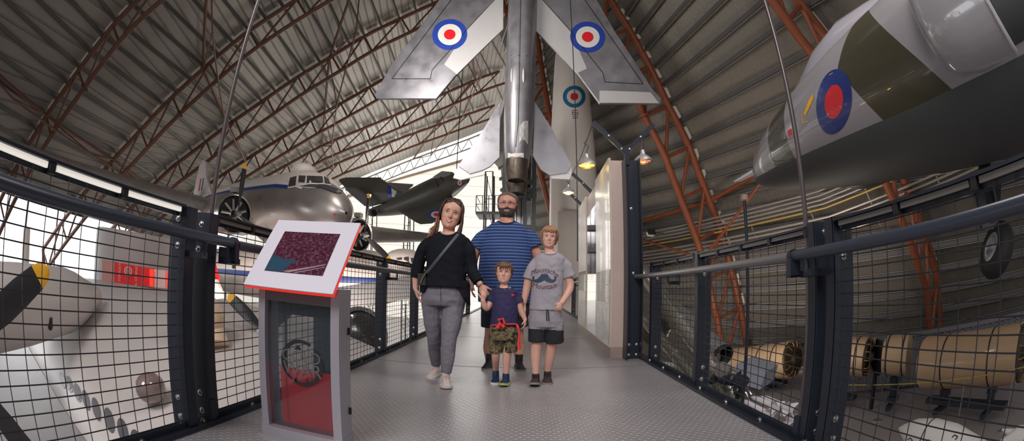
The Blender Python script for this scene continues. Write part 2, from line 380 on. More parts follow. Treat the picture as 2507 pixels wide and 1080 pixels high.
rowsR = [offs([ptR(v, z, polyat(tab, z)) for z in zr], .45, 1) for v, tab in TRR]
mb = MB().use(M_DECKR)
for i in range(len(rowsR)-1):
    n = len(zr); mb.add(rowsR[i]+rowsR[i+1], [(k, k+1, n+k+1, n+k) for k in range(n-1)])
struct(mb.build('wall_right', smooth=60, fix=False), 'dark ribbed metal cladding leaning inwards on the right')
zc = -2.6
while zc < 19.5:
    mb = MB().use(M_PURL)
    pts = []
    for v, tab in TRR:
        q = [ptR(v, zz, polyat(tab, zz)) for zz in (zc-.1, zc, zc+.1)]; pts.append(offs(q, .3, 1)[1])
    for i in range(len(pts)-1):
        mb.use(M_PURL).beam(pts[i], pts[i+1], .15, .2)
        q = Vector((0, 0, .14)); mb.use(M_GALV).beam(pts[i]+q, pts[i+1]+q, .05, .03)
        mb.use(M_GALV).beam(pts[i]-q, pts[i+1]-q, .05, .03)
    o = mb.build('sheeting_rail', smooth=None); tag(o, 'dark steel sheeting rail along the ribbed wall on the right', 'beam', 'sheeting rails of the right wall'); zc += .72
pz = [-2+.8*i for i in range(28)]
truss('orange tubular wall truss, nearest on the right, behind the camouflaged nose', ptR, 5.7, RN, -2.3, 13, 10, 1.65, 1, M_ORANGE, .18, .09, True)
truss('orange tubular wall truss on the right, behind the display wall', ptR, 13.2, RT, -2.6, 16, 12, 1.65, 1, M_ORANGE, .18, .09, True)
truss('orange tubular wall truss seen beside the upright white rocket', ptR, 20.7, RF, -2.6, 17, 12, 1.65, 1, M_ORANGE, .18, .085, True)
t = thing('wall_tie', 'orange tie tubes running between the right hand wall trusses', 'beam', ptR(13.2, 3.1, 11.4))
n2 = ptR(13.2, 3.1, polyat(RT, 3.1)); n1 = ptR(5.7, 4.4, polyat(RN, 4.4)-.3); n3 = ptR(20.7, 2.4, polyat(RF, 2.4))
i2 = offs([ptR(13.2, z, polyat(RT, z)) for z in (.9, 1.3, 1.7)], 1.65, -1)[1]
tube_obj('tie_tube', t, [n1, n2, n3], .11, M_ORANGE); tube_obj('brace', t, [i2, (n1+n2)/2+Vector((-.6, 0, -.4)), n1], .07, M_ORANGE); tube_obj('brace', t, [i2, (n2+n3)/2+Vector((-.9, 0, -.6)), n3], .07, M_ORANGE)
# ---- lower hall floor, far wall
GZ = EYE-4.9
mf = mat('hall_concrete', (.33, .30, .30), .42, nscale=.6, namt=.22)
struct(MB().use(mf).box((-8, 28, GZ-.1), (90, 84, .2)).build('floor', smooth=None), 'polished grey concrete floor of the lower hall')
mw = mat('end_wall_panels', (.80, .77, .72), .55, emit=(1.0, .96, .88), estr=.52); N, L, b = nodes(mw)  # cream cladding glows by itself, in place of light washing over it
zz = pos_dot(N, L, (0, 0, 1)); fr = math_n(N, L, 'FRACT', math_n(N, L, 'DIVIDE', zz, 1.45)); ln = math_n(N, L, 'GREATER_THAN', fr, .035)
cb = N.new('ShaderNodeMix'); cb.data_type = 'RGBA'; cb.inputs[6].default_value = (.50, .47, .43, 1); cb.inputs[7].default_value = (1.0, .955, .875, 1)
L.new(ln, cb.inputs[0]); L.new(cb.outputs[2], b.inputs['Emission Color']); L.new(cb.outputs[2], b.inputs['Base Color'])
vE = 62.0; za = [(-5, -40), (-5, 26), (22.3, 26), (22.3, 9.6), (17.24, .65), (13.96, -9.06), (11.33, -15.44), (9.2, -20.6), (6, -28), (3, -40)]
struct(MB().use(mw).plate([ptL(vE, z, u) for z, u in za], VL*.3).build('wall_back', smooth=None), 'bright cream panelled end wall given an added glow')
mb = MB().use(mat('eaves_beam', (.30, .23, .16), .5)); bp = [ptL(vE-.3, z, u) for z, u in za[3:]]
for i in range(len(bp)-1): mb.beam(bp[i], bp[i+1], .35, .4)
struct(mb.build('trim_1', smooth=None), 'brown edge beam on the slope of the end wall')
# daylight opening low on the left: glazing between V columns
gl = mat('side_glazing', (.9, .93, 1), .5, emit=(.96, .98, 1.0), estr=1.6)
A = PY(-700, 640, 8); 
g0 = ptL(-4, 0, -34.5); g1 = ptL(38, 0, -34.5)
struct(MB().use(gl).plate([Vector((g0.x, g0.y, GZ)), Vector((g1.x, g1.y, GZ)), Vector((g1.x, g1.y, EYE+2.4)), Vector((g0.x, g0.y, EYE+2.4))], UL*.1).build('window_1', smooth=None), 'bright glazed opening low on the left side')
mb = MB().use(M_DARKST)
for z in (2.42, -4.85): mb.beam(ptL(-4, z, -34.3), ptL(30, z, -34.3), .25, .3)
for v in range(-2, 30, 4): mb.beam(ptL(v, -4.8, -34.3), ptL(v, 2.4, -34.3), .12, .12)
struct(mb.build('window_frame', smooth=None), 'slim dark framing of the side glazing')
# ================================================================== walkway
XL, XR = -1.565, 1.325
struct(MB().use(md).box(((XL+XR)/2, 12, -.03), (XR-XL, 30, .06)).build('floor', smooth=None), 'grey studded metal deck of the raised walkway')
mb = MB().use(mat('deck_joint', (.08, .08, .085), .6))
for y in (4.62, 7.3, 10.0): mb.box(((XL+XR)/2, y, .0008), (XR-XL, .006, .0016))
struct(mb.build('trim_2', smooth=None), 'thin dark joints across the deck plates')
for sx_, X, w in ((-1, XL, 'left'), (1, XR, 'right')):
    mb = MB().use(M_DARKST).box((X+sx_*.055, 11.75, -.09), (.11, 30.5, .22)).box((X+sx_*.006, 11.75, .02), (.012, 30.5, .012))
    mb.use(M_BOLT)
    for i in range(40): mb.lathe((X+sx_*.05, -2.2+i*.5, .018), (0, 0, 1), [(0, .022), (.01, .022), (.012, .012), (.02, .012)], 8)
    struct(mb.build('trim_3', smooth=30), 'dark steel kerb angle along the %s edge of the deck' % w)
def bolt(mb, p, d, r=.012):
    d = Vector(d); mb.use(M_BOLT).lathe(Vector(p), d, [(0, r*1.5), (.003, r*1.5), (.003, r), (r*.8, r*.9), (r*1.1, r*.3)], 10)
def post(x, y, s, label, grp, z1=1.12, wide=.12, th=.07):
    # channel section: web across the walkway edge with two short flanges
    t = thing('fence_post', label, 'post', (x, y, 0), grp)
    mb = MB().use(M_DARKST); xo = x + s*wide/2
    mb.box((xo, y, (z1-.2)/2), (wide, .012, z1+.2)); mb.box((x+s*.006, y+th/2, (z1-.2)/2), (.012, th, z1+.2)); mb.box((x+s*(wide-.006), y+th/2, (z1-.2)/2), (.012, th, z1+.2))
    mb.build('channel', t, smooth=None)
    for z in (.07, .17, .93, 1.06):
        b_ = MB(); bolt(b_, (xo+random.uniform(-.01, .01), y-.006, z), (0, -1, 0)); b_.build('bolt', t)
    return t
def panel(x, y0, y1, s, label, grp, lit=False, zb=.055, zt=1.125, foot=True):
    t = thing('mesh_fence', label, 'fence', (x, y0, 0), grp)
    MB().use(M_DARKST).box((x, (y0+y1)/2, zt-.006), (.055, y1-y0, .012)).box((x+s*.024, (y0+y1)/2, zt-.03), (.006, y1-y0, .05)).build('top_rail', t, smooth=None)
    MB().use(M_DARKST).box((x, (y0+y1)/2, zb-.02), (.03, y1-y0, .035)).build('bottom_rail', t, smooth=None)
    mb = MB().use(M_WIRE); z = zb
    while z < zt-.02: mb.tube([(x+.004*s, y0, z), (x+.004*s, y1, z)], .0030, 5, False); z += .0545
    y = y0+.03
    while y < y1: mb.tube([(x, y, zb-.02), (x, y, zt-.035)], .0024, 5, False); y += .0985
    mb.build('wire_mesh', t, fix=False)
    lm = mat('lit_diffuser', (.9, .87, .8), .4, emit=(1, .94, .84), estr=.55) if lit else mat('unlit_diffuser', (.14, .13, .12), .4)
    n = max(1, round((y1-y0)/.42))
    for i in range(n):
        a = y0+(y1-y0)*(i+.06)/n; b_ = y0+(y1-y0)*(i+.94)/n
        MB().use(lm).box((x-s*.006, (a+b_)/2, zt-.026), (.02, b_-a, .022)).build('light_strip', t, smooth=None)
        MB().use(M_BLACK).box((x-s*.008, y0+(y1-y0)*i/n, zt-.03), (.03, .03, .045)).build('clip', t, smooth=None)
FXL, FXR = -1.625, 1.395
gp = 'dark steel posts of the walkway fence'; gf = 'wire mesh fence panels along the walkway'
LP = [1.66, 1.845, 3.42, 5.02, 6.64, 8.3, 9.95, 11.6, 13.2]
ln_ = ['dark steel fence post left of the pair by the info stand', 'dark steel fence post with the hanging rod, right of the pair by the info stand',
       'dark steel fence post hidden behind the info stand', 'dark steel fence post just right of the info stand', 'dark steel fence post beside the woman in black', 'dark steel fence post behind the woman in black, next after hers',
       'dark steel fence post glimpsed between the woman and the man', 'small far fence post left of the man, second from the end', 'smallest farthest fence post left of the man']
for y, l in zip(LP, ln_): post(FXL+.035, y, -1, l, gp)
lf = ['near left wire mesh fence panel under a lit strip, aircraft wing behind it', 'wire mesh fence panel left of the info stand', 'wire mesh fence panel right of the info stand', 'wire mesh fence panel between the info stand and the woman', 'wire mesh fence panel behind the woman in black', 'wire mesh fence panel far left, before the man', 'distant wire mesh panel left of the man, nearer one', 'distant wire mesh panel left of the man, middle one', 'most distant wire mesh panel left of the man']
sp = [(-.9, 1.645), (1.93, 3.405), (3.505, 5.005), (5.105, 6.625), (6.725, 8.285), (8.385, 9.935), (10.035, 11.585), (11.685, 13.185)]
for i, ((a, b_), l) in enumerate(zip(sp, lf)): panel(FXL, a, b_, -1, l, gf, lit=(i == 0))
RP = [1.645, 1.80, 3.42, 4.80, 10.1, 11.7, 13.3]
rn = ['dark steel fence post right of the pair at the right hand side', 'dark steel fence post beside the right hand hanging rod', 'dark steel fence post midway between the dark column and the right hand rod', 'dark steel fence post fixed against the dark column',
      'far dark fence post beyond the display wall', 'second far fence post beyond the display wall', 'farthest fence post beyond the display wall']
for y, l in zip(RP, rn): post(FXR-.02, y, 1, l, gp, 1.11)
sp = [(-.9, 1.63), (1.885, 3.405), (3.505, 4.785), (10.185, 11.685), (11.785, 13.285)]
rf = ['near right wire mesh fence panel with cream missile parts behind it', 'wire mesh fence panel with silver tubes and white models behind it', 'wire mesh fence panel beside the dark column', 'far mesh panel beyond the display wall', 'farthest mesh panel beyond the display wall']
for (a, b_), l in zip(sp, rf): panel(FXR, a, b_, 1, l, gf, zt=1.10)
# handrails
def handrail(x, y0, y1, z, label, brk, s, m, cap0=False):
    t = thing('handrail', label, 'handrail', (x, y0, z))
    mb = MB().use(m).tube([(x, y0, z), (x, y1, z)], .0255, 18); mb.build('rail', t)
    for y in brk:
        c = MB().use(M_DARKST)
        c.tube([(x, y, z-.02), (x, y, z-.085), (x, y, z-.085)], .010, 8)
        c.box((x+s*.05, y, z-.085), (.11, .045, .03)); c.box((x+s*.105, y, z-.06), (.012, .07, .09)); c.build('bracket', t, smooth=30)
    return t
M_RAILG = mat('handrail_grey', (.20, .20, .205), .32, .4)
t = handrail(-1.49, -.9, 1.93, .982, 'thick dark grey handrail across the near left of the frame', (1.70,), -1, M_RAIL)
MB().use(M_DARKST).lathe((-1.49, 1.93, .982), (0, 1, 0), [(0, .032), (.028, .032)], 18).box((-1.49, 1.944, .935), (.06, .03, .09)).build('end_cap', t)
t = handrail(-1.49, 1.975, 13.2, .975, 'grey handrail running from the info stand past the woman', (1.99, 3.4, 5.15, 6.7, 8.4, 10, 11.6), -1, M_RAIL)
t = handrail(1.27, -.9, 1.84, .958, 'thick dark grey handrail across the near right of the frame', (1.74,), 1, M_RAIL)
MB().use(M_DARKST).lathe((1.27, 1.84, .958), (0, 1, 0), [(0, .032), (.028, .032)], 18).box((1.27, 1.852, .91), (.06, .03, .09)).build('end_cap', t)
t = handrail(1.27, 1.885, 5.35, .955, 'slim grey handrail ending at the dark column', (1.90, 3.9), 1, M_RAILG)
t = handrail(1.27, 9.6, 13.3, .955, 'short far handrail beyond the display wall', (10.1, 11.7), 1, M_RAILG)
# hanging rods
M_ROD = mat('rod_steel', (.105, .085, .085), .32, .5)
for x, y, l, zb in ((-1.605, 1.865, 'thin dark steel hanging rod beside the left pair of posts', .9), (1.392, 1.895, 'thin dark steel hanging rod crossing the camouflaged nose', -.15)):
    t = thing('hanging_rod', l, 'rod', (x, y, zb), 'rods that hang the walkway')
    MB().use(M_ROD).tube([(x, y, -.15), (x, y, 14.0)], .0135, 12).build('rod', t)
    MB().use(M_DARKST).box((x, y, .03), (.05, .05, .22)).build('socket', t, smooth=None)
# ================================================================== touchscreen information stand
t = thing('information_stand', 'grey metal information stand with a tilted white touchscreen panel edged in red', 'information stand', (-1.07, 2.08, 0))
M_KG = mat('stand_grey', (.34, .33, .37), .38, .35); M_KD = mat('stand_inner', (.10, .11, .12), .4)
MB().use(M_KG).box((-1.072, 2.015, .03), (.465, .16, .058)).box((-1.072, 1.925, .006), (.49, .03, .012)).build('base', t, smooth=None)
for x, w in ((-1.285, .04), (-.866, .045)):
    MB().use(M_KG).box((x, 2.02, .43), (w, .14, .745)).build('side_frame', t, smooth=None)
MB().use(M_KD).box((-1.075, 1.96, .755), (.38, .015, .075)).build('cross_panel', t, smooth=None)
MB().use(mat('red_film', (.75, .02, .02), .12, emit=(1, .03, .02), estr=.22, alpha=.62)).box((-1.062, 2.055, .215), (.345, .006, .31)).build('red_panel', t, smooth=None)  # slight glow added to brighten the tinted film, not a lamp
MB().use(mat('smoked_glass', (.03, .045, .06), .06, alpha=.42, coat=.6)).box((-1.075, 1.985, .39), (.374, .008, .66)).build('glass_panel', t, smooth=None)
MB().use(M_KD).box((-1.20, 2.06, .40), (.012, .012, .66)).box((-1.075, 2.06, .70), (.34, .01, .10)).build('rear_mullion', t, smooth=None)
# ring logo with the two stencilled words on the glass
yg = 1.977; _c = PY(738, 890, 1.977); cx_, cz_ = _c.x, _c.z; R_ = .120; mb = MB().use(M_BLACK)
def arc(a0, a1, r0, r1, n=40):
    pts = []
    for i in range(n+1):
        a = math.radians(a0+(a1-a0)*i/n); w = math.sin(PI*min(1, max(.12, i/n)))**.3; rr = r0+(r1-r0)*w
        pts.append((Vector((cx_+r0*math.cos(a), yg, cz_+r0*math.sin(a))), Vector((cx_+rr*math.cos(a), yg, cz_+rr*math.sin(a)))))
    mb.add([p for q in pts for p in q], [(2*i, 2*i+2, 2*i+3, 2*i+1) for i in range(n)])
arc(62, 240, R_*.84, R_*1.02); arc(-116, 50, R_*.82, R_*1.02)
ml_ = mat('logo_letter_grey', (.10, .09, .10), .5); add_text(mb, ml_, 'COLD', .082, Vector((cx_-.004, yg-.002, cz_+.030)), Vector((1, 0, 0)), Vector((0, 0, 1)))
add_text(mb, ml_, 'WAR', .096, Vector((cx_+.002, yg-.002, cz_-.036)), Vector((1, 0, 0)), Vector((0, 0, 1)))
for q in (((-.045, .066), (-.015, .092), (.0, .066)), ((-.05, -.092), (-.034, -.072), (-.03, -.098)), ((.02, -.09), (.03, -.072), (.034, -.097))):
    mb.use(M_BLACK).add([(cx_+a, yg, cz_+b_) for a, b_ in q], [(0, 1, 2)])
mb.build('ring_logo', t, smooth=None, fix=False)
# tilted head
p0, p1 = Vector((-1.09, 1.86, .782)), Vector((-1.09, 2.17, 1.143)); ud = (p1-p0).normalized(); nd = Vector((1, 0, 0)).cross(ud).normalized(); Lh = (p1-p0).length
nd = -nd if nd.y > 0 else nd; Rk = Matrix((Vector((1, 0, 0)), ud, nd)).transposed(); c = (p0+p1)/2
MB().use(mat('screen_surround', (.60, .58, .66), .42)).box(c, (.505, Lh, .006), Rk).build('bezel', t, smooth=None)
MB().use(mat('red_acrylic', (.95, .05, .035), .25, emit=(1, .03, .015), estr=.55)).box(c-nd*.0125, (.503, Lh-.002, .018), Rk).build('red_edge', t, smooth=None)
MB().use(M_KG).box(c-nd*.04, (.43, Lh*.82, .04), Rk).build('screen_housing', t, smooth=None)
ms = mat('touchscreen', (.10, .012, .03), .12, coat=.5); N, L, b = nodes(ms)
no = N.new('ShaderNodeTexNoise'); no.inputs['Scale'].default_value = 75; no.inputs['Detail'].default_value = 8; tc = N.new('ShaderNodeTexCoord'); L.new(tc.outputs['Object'], no.inputs['Vector'])
cr = N.new('ShaderNodeValToRGB'); L.new(no.outputs[0], cr.inputs[0]); cr.color_ramp.elements[0].position = .45; cr.color_ramp.elements[0].color = (.055, .008, .025, 1); cr.color_ramp.elements[1].position = .75; cr.color_ramp.elements[1].color = (.15, .08, .11, 1); L.new(cr.outputs[0], b.inputs['Base Color'])
sc_ = c+ud*.005; MB().use(ms).box(sc_+nd*.0034, (.335, Lh*.60, .003), Rk).build('screen', t, smooth=None)
mb = MB(); sp_ = lambda x, y: sc_ + Vector((1, 0, 0))*x + ud*y + nd*.0054
mb.use(mat('screen_blue', (.02, .06, .10), .2)).add([sp_(-.165, -.14), sp_(-.055, -.14), sp_(-.04, -.085), sp_(.01, -.06), sp_(-.10, -.052), sp_(-.165, -.03)], [(0, 1, 2, 3, 4, 5)])
mb.use(mat('screen_pale', (.3, .2, .23), .2)).add([sp_(-.02, -.140), sp_(.16, -.075), sp_(.16, -.069), sp_(-.06, -.136)], [(0, 1, 2, 3)])
mb.add([sp_(.02, -.14), sp_(.16, -.09), sp_(.16, -.086), sp_(.0, -.14)], [(0, 1, 2, 3)]); mb.build('screen_picture', t, smooth=None, fix=False)
MB().use(M_BLACK).box((-.838, 2.06, .60), (.012, .012, .035)).build('catch', t, smooth=None)
MB().use(M_BLACK).box((-.838, 2.06, .19), (.012, .012, .035)).build('catch', t, smooth=None)
# ================================================================== display wall, dark column, lamp brackets
M_PLY = mat('pale_plywood', (.56, .44, .39), .5, nscale=6, namt=.08); M_CREAM = mat('cream_board', (.60, .50, .40), .25, nscale=2, namt=.10, coat=.3)
t = thing('display_wall', 'tall pale plywood display wall with printed and mirrored panels', 'display wall', (1.1, 5.2, 0))
def wx(y): return .99 + (y-5.19)*.014
def slab(y0, y1, z0, z1, th, m, name, dx=0.0, par=t):
    a = Vector((wx(y0)+dx, y0, 0)); b_ = Vector((wx(y1)+dx, y1, 0)); o_ = Vector((th, 0, 0))
    vs = [p+Vector((0, 0, z)) for z in (z0, z1) for p in (a, b_, b_+o_, a+o_)]
    return MB().use(m).add(vs, [(3, 2, 1, 0), (4, 5, 6, 7), (0, 1, 5, 4), (1, 2, 6, 5), (2, 3, 7, 6), (3, 0, 4, 7)]).build(name, par, smooth=None)
slab(5.215, 8.8, .13, 2.36, .15, M_PLY, 'carcass', .03); slab(5.19, 8.82, 0, .13, .17, mat('plinth_wood', (.36, .27, .23), .5), 'plinth', .012)
slab(5.21, 6.40, .13, 2.39, .03, M_CREAM, 'cream_panel'); slab(7.60, 8.80, .13, 2.39, .03, M_CREAM, 'cream_panel')
slab(6.42, 7.58, .13, 2.05, .012, mat('mirror_panel', (.86, .86, .85), .03, 1.0), 'mirror_panel', .012)
mp = mat('crowd_print', (.2, .17, .17), .16, coat=.5); N, L, b = nodes(mp); no = N.new('ShaderNodeTexNoise'); no.inputs['Scale'].default_value = 9; no.inputs['Detail'].default_value = 8
tc = N.new('ShaderNodeTexCoord'); mpn = N.new('ShaderNodeMapping'); mpn.inputs['Scale'].default_value = (1, 2.2, .7); L.new(tc.outputs['Object'], mpn.inputs[0]); L.new(mpn.outputs[0], no.inputs['Vector'])
cr = N.new('ShaderNodeValToRGB'); L.new(no.outputs[0], cr.inputs[0]); cr.color_ramp.elements[0].position = .42; cr.color_ramp.elements[0].color = (.05, .04, .045, 1); cr.color_ramp.elements[1].position = .6; cr.color_ramp.elements[1].color = (.42, .36, .33, 1); L.new(cr.outputs[0], b.inputs['Base Color'])
slab(5.24, 6.38, .66, 1.05, .004, mp, 'crowd_photograph', -.004); slab(7.62, 8.78, .78, 1.12, .004, mp, 'crowd_photograph', -.004)
slab(5.24, 6.38, .15, .655, .004, mat('steel_sheet', (.42, .39, .37), .22, .6, nscale=5, namt=.2), 'steel_sheet', -.004)
slab(7.62, 8.78, .15, .775, .004, mat('steel_sheet', (.42, .39, .37), .22, .6), 'steel_sheet', -.004)
t = thing('steel_column', 'dark blue-black steel column bolted beside the display wall end', 'column', (1.23, 5.0, 0))
MB().use(M_DARKST).box((1.155, 5.09, 1.165), (.014, .20, 2.33)).box((1.235, 5.10, 1.165), (.17, .012, 2.33)).box((1.325, 5.09, 1.165), (.014, .20, 2.33)).build('column_section', t, smooth=None)
for x, z in ((1.20, .05), (1.29, .05), (1.20, .17), (1.29, .17), (1.24, 1.0), (1.225, 1.75)):
    b_ = MB(); bolt(b_, (x, 5.093, z), (0, -1, 0)); b_.build('bolt', t)
tip = Vector((.795, 5.1, 2.81)); lab = ['dark steel Y bracket on top of the dark column', 'dark steel Y bracket behind the wire guarded lamps, second along the wall', 'farthest dark steel Y bracket along the display wall']
ys = [5.1, PX(1400, 405, .80).y, PX(1384, 443, .80).y]
for i, y in enumerate(ys):
    t = thing('lamp_bracket', lab[i], 'bracket', (1.19, y, 2.3), 'Y shaped lamp brackets')
    MB().use(M_DARKST).box((1.195, y, 2.37), (.055, .05, .20)).build('stem', t, smooth=None)
    for s in (-1, 1):
        e = Vector((1.185+s*.385, y, 2.805)); MB().use(M_DARKST).beam((1.185+s*.0, y, 2.43), e, .055, .035, (0, 1, 0)).build('arm', t, smooth=None)
        
        for q_ in ((.05, 2.47), (.2, 2.63)): b_ = MB(); bolt(b_, (1.185+s*q_[0], y-.018, q_[1]), (0, -1, 0), .009); b_.build('bolt', t)
t = thing('bracket_cable', 'thin slack cable strung between the left bracket tips', 'cable', (.8, 5.1, 2.8))
mb = MB().use(M_BLACK).tube([(.80, 5.1, 2.80), (.80, (ys[0]+ys[1])/2, 2.74), (.80, ys[1], 2.80), (.80, ys[2], 2.80)], .006, 6)
mb.build('cable', t)
def lamp(c, r, label, em, es, drop):
    t = thing('pendant_lamp', label, 'lamp', c, 'industrial pendant lamps over the display wall'); c = Vector(c)
    MB().use(mat('lamp_shade_metal', (.50, .48, .50), .35, .5)).lathe(c, (0, 0, 1), [(0, r), (.004, r*1.03), (r*.25, r*.93), (r*.55, r*.62), (r*.72, r*.34), (r*.95, r*.26), (r*1.25, r*.22), (r*1.3, .01)], 28).build('lamp_shade', t)
    MB().use(mat('lamp_glow_'+str(em[2]), em, .5, emit=em, estr=es)).lathe(c-Vector((0, 0, r*.12)), (0, 0, 1), [(0, .004), (.001, r*.55), (r*.13, r*.9), (r*.14, .004)], 24).build('diffuser', t)
    mb = MB().use(mat('guard_wire', (.25, .2, .1), .4, .5))
    for q in (.45, .72, .96): mb.tube([c+Vector((r*q*math.cos(a), r*q*math.sin(a), -r*.30*(1-q*q)-.004)) for a in [2*PI*i/20 for i in range(21)]], .0022, 4, False)
    for i in range(10):
        a = 2*PI*i/10; mb.tube([c+Vector((r*q*math.cos(a), r*q*math.sin(a), -r*.30*(1-q*q)-.004)) for q in (.1, .5, .8, 1.0)], .0022, 4, False)
    mb.build('wire_guard', t, fix=False)
    top = c+Vector((0, 0, r*1.25)); e = c+Vector((0, 0, drop)); MB().use(M_BLACK).tube([top, (top+e)/2+Vector((.03, .02, .03)), (top+e)/2+Vector((-.03, 0, .06)), e], .005, 6).build('flex', t)
    MB().use(M_DARKST).tube([top+Vector((-.015, 0, -.02)), e], .003, 5).build('chain', t)
    l = bpy.data.lights.new('bulb', 'POINT'); l.energy = es*2.2; l.color = em; l.shadow_soft_size = .04; o = bpy.data.objects.new('bulb', l); COL.objects.link(o); o.location = c-Vector((0, 0, r*.25))
a = PX(1436, 405, .80); lamp(a, .125, 'caged pendant lamp glowing yellow left of the display wall top', (1, .72, .18), 1.3, 2.78-a.z)
a = PX(1391, 472, .80); lamp(a, .125, 'farther pendant lamp glowing pale, left of the display wall', (1, .88, .66), 1.5, 2.8-a.z)
a = PX(1574, 395, 1.57); lamp(a, .125, 'caged pendant lamp with a dim orange bulb right of the dark column', (.9, .42, .22), .5, 2.8-a.z)
# ================================================================== aircraft
def decal_px(mb, tree, m, poly, off=.012, res=22):
    """paint shape: an outline measured on the photograph, laid on the real surface it belongs to"""
    bm = bmesh.new(); bm.faces.new([bm.verts.new((x, y, 0)) for x, y in poly]); bmesh.ops.triangulate(bm, faces=bm.faces)
    for _ in range(6):
        lg = [e for e in bm.edges if e.calc_length() > res]
        if not lg: break
        bmesh.ops.subdivide_edges(bm, edges=lg, cuts=1); bmesh.ops.triangulate(bm, faces=bm.faces)
    pts = []; ok = []
    for v in bm.verts:
        d = ray(v.co.x, v.co.y); h = tree.ray_cast(O, d)
        if h[0] is None: pts.append(O); ok.append(False)
        else: pts.append(h[0] + (h[1] if h[1].dot(d) < 0 else -h[1])*off); ok.append(True)
    bm.verts.index_update(); mb.use(m).add(pts, [tuple(v.index for v in f.verts) for f in bm.faces if all(ok[v.index] for v in f.verts)]); bm.free()
def px_roundel(mb, tree, cx, cy, rx, ry, rings, off=.01, rot=0, skew=None):
    for k, (q, m) in enumerate(rings):
        pts = []
        for i in range(36):
            a = 2*PI*i/36; x, y = rx*q*math.cos(a), ry*q*math.sin(a); pts.append((cx+x*math.cos(rot)-y*math.sin(rot), cy+x*math.sin(rot)+y*math.cos(rot)))
        decal_px(mb, tree, m, pts, off*(1+k*.5), 12)
def prop(parent, hub, fwd, R, blades, ang0, m_blade=M_PROP, cw=.13, spin=.16, tip=True, spinm=None):
    x, y, d = frame(fwd, (0, 0, 1)); hub = Vector(hub)
    MB().use(spinm or M_GALV).lathe(hub-d*.15, d, [(0, spin*.9), (.15, spin), (.3, spin*.8), (.42, spin*.45), (.48, .01)], 18).build('propeller_hub', parent)
    for k in range(blades):
        a = ang0 + 2*PI*k/blades; rd = x*math.cos(a) + y*math.sin(a); td = d.cross(rd)
        rings = []; rings2 = []
        for q, w, tw in ((.06, .45, 1.2), (.15, .6, 1.1), (.3, .95, .8), (.5, 1.1, .55), (.7, 1.05, .42), (.88, .9, .33), (.94, .75, .32), (.98, .45, .3), (1.0, .08, .3)):
            c = hub + rd*(R*q); wd = (td*math.cos(tw) + d*math.sin(tw)); nd_ = rd.cross(wd)
            rg = [c + wd*(cw*R*.55*w*math.cos(2*PI*i/10)) + nd_*(cw*R*.10*max(.25, 1.2-q)*math.sin(2*PI*i/10)) for i in range(10)]
            if q <= .9: rings.append(rg)
            if q >= .88: rings2.append(rg)
        b_ = MB().use(m_blade).loft(rings).build('propeller_blade', parent)
        if tip: MB().use(M_YELLOW).loft(rings2).build('blade_tip', b_)
def airfoil(le, chord_v, up_v, chord, thick, n=9):
    """closed ring of 2n points from the leading edge over the top and back underneath"""
    top = [(x, .5*(2.97*math.sqrt(x)-1.26*x-3.52*x*x+2.84*x**3-1.015*x**4)*thick) for x in [(i/n)**1.6 for i in range(n+1)]]
    ring = [le + chord_v*(chord*x) + up_v*(chord*y*2) for x, y in top] + [le + chord_v*(chord*x) - up_v*(chord*y*1.3) for x, y in top[-2:0:-1]]
    return ring
# ---- silver jet hanging nose up
Y0 = 16.1
t = thing('silver_jet', 'bare metal swept wing fighter jet hanging vertically, jet pipes downward', 'aircraft', (-.35, Y0, 4.4))
def LJ(s, l=0, d=0): return Vector((-.36 + (s*.02) + l, Y0 - d, 4.25 + s))        # s up from the lower nozzle, d towards the viewer
def ell(c, hx, hy, n=32, p=2.6):
    out = []
    for k in range(n):
        a = 2*PI*k/n; ca, sa = math.cos(a), math.sin(a); out.append(c + Vector((hx*abs(ca)**(2/p)*math.copysign(1, ca), hy*abs(sa)**(2/p)*math.copysign(1, sa), 0)))
    return out
rg = [ell(LJ(s), hx, hy) for s, hx, hy in ((.75, .36, .86), (1.0, .42, .93), (1.6, .50, 1.02), (2.6, .56, 1.06), (4.2, .585, 1.08), (6.2, .60, 1.1), (8.5, .62, 1.12), (11, .62, 1.08), (13, .55, .9), (14.6, .44, .6), (15.6, .36, .42), (15.9, .3, .34))]
fus = MB().use(M_SILVER).loft(rg).build('fuselage', t, smooth=50)
for d, s0, l in ((.56, .28, 'upper'), (-.30, -.02, 'lower')):
    c = LJ(s0, 0, d)
    MB().use(mat('burnt_nozzle', (.15, .12, .10), .4, .8, nscale=6, namt=.4)).lathe(c, (0, 0, 1), [(0, .30), (.02, .345), (.30, .40), (.75, .42), (.76, .1)], 28, False).build('jet_pipe', t)
    MB().use(M_BLACK).lathe(c+Vector((0, 0, .03)), (0, 0, 1), [(0, .295), (.45, .22), (.5, .01)], 24, False).build('jet_pipe_bore', t)
wingY = Y0-.25
def flat(pxs, Y): return [PY(x, y, Y) for x, y in pxs]
WL = [(1232, 71), (1118, 183), (1068, 243), (927, 243), (918, 236), (925, 222), (959, 161), (1038, 56), (1077, 0), (1140, -90), (1232, -200)]
WR = [(1306, 71), (1413, 180), (1467, 254), (1614, 255), (1616, 244), (1591, 215), (1502, 77), (1458, 0), (1400, -90), (1306, -200)]
w1 = MB().use(M_SILVER).plate(flat(WL, wingY), (0, .16, 0)).build('wing', t, smooth=None); w2 = MB().use(M_SILVER).plate(flat(WR, wingY), (0, .16, 0)).build('wing', t, smooth=None)
S1 = [(1224, 250), (1182, 320), (1122, 407), (1150, 426), (1182, 417), (1200, 408), (1222, 386)]; S2 = [(1308, 250), (1348, 313), (1399, 405), (1386, 424), (1345, 430), (1324, 417), (1304, 383)]
w3 = MB().use(M_SILVER).plate(flat(S1, Y0+.05), (0, .12, 0)).build('tailplane', t, smooth=None); w4 = MB().use(M_SILVER).plate(flat(S2, Y0+.05), (0, .12, 0)).build('tailplane', t, smooth=None)
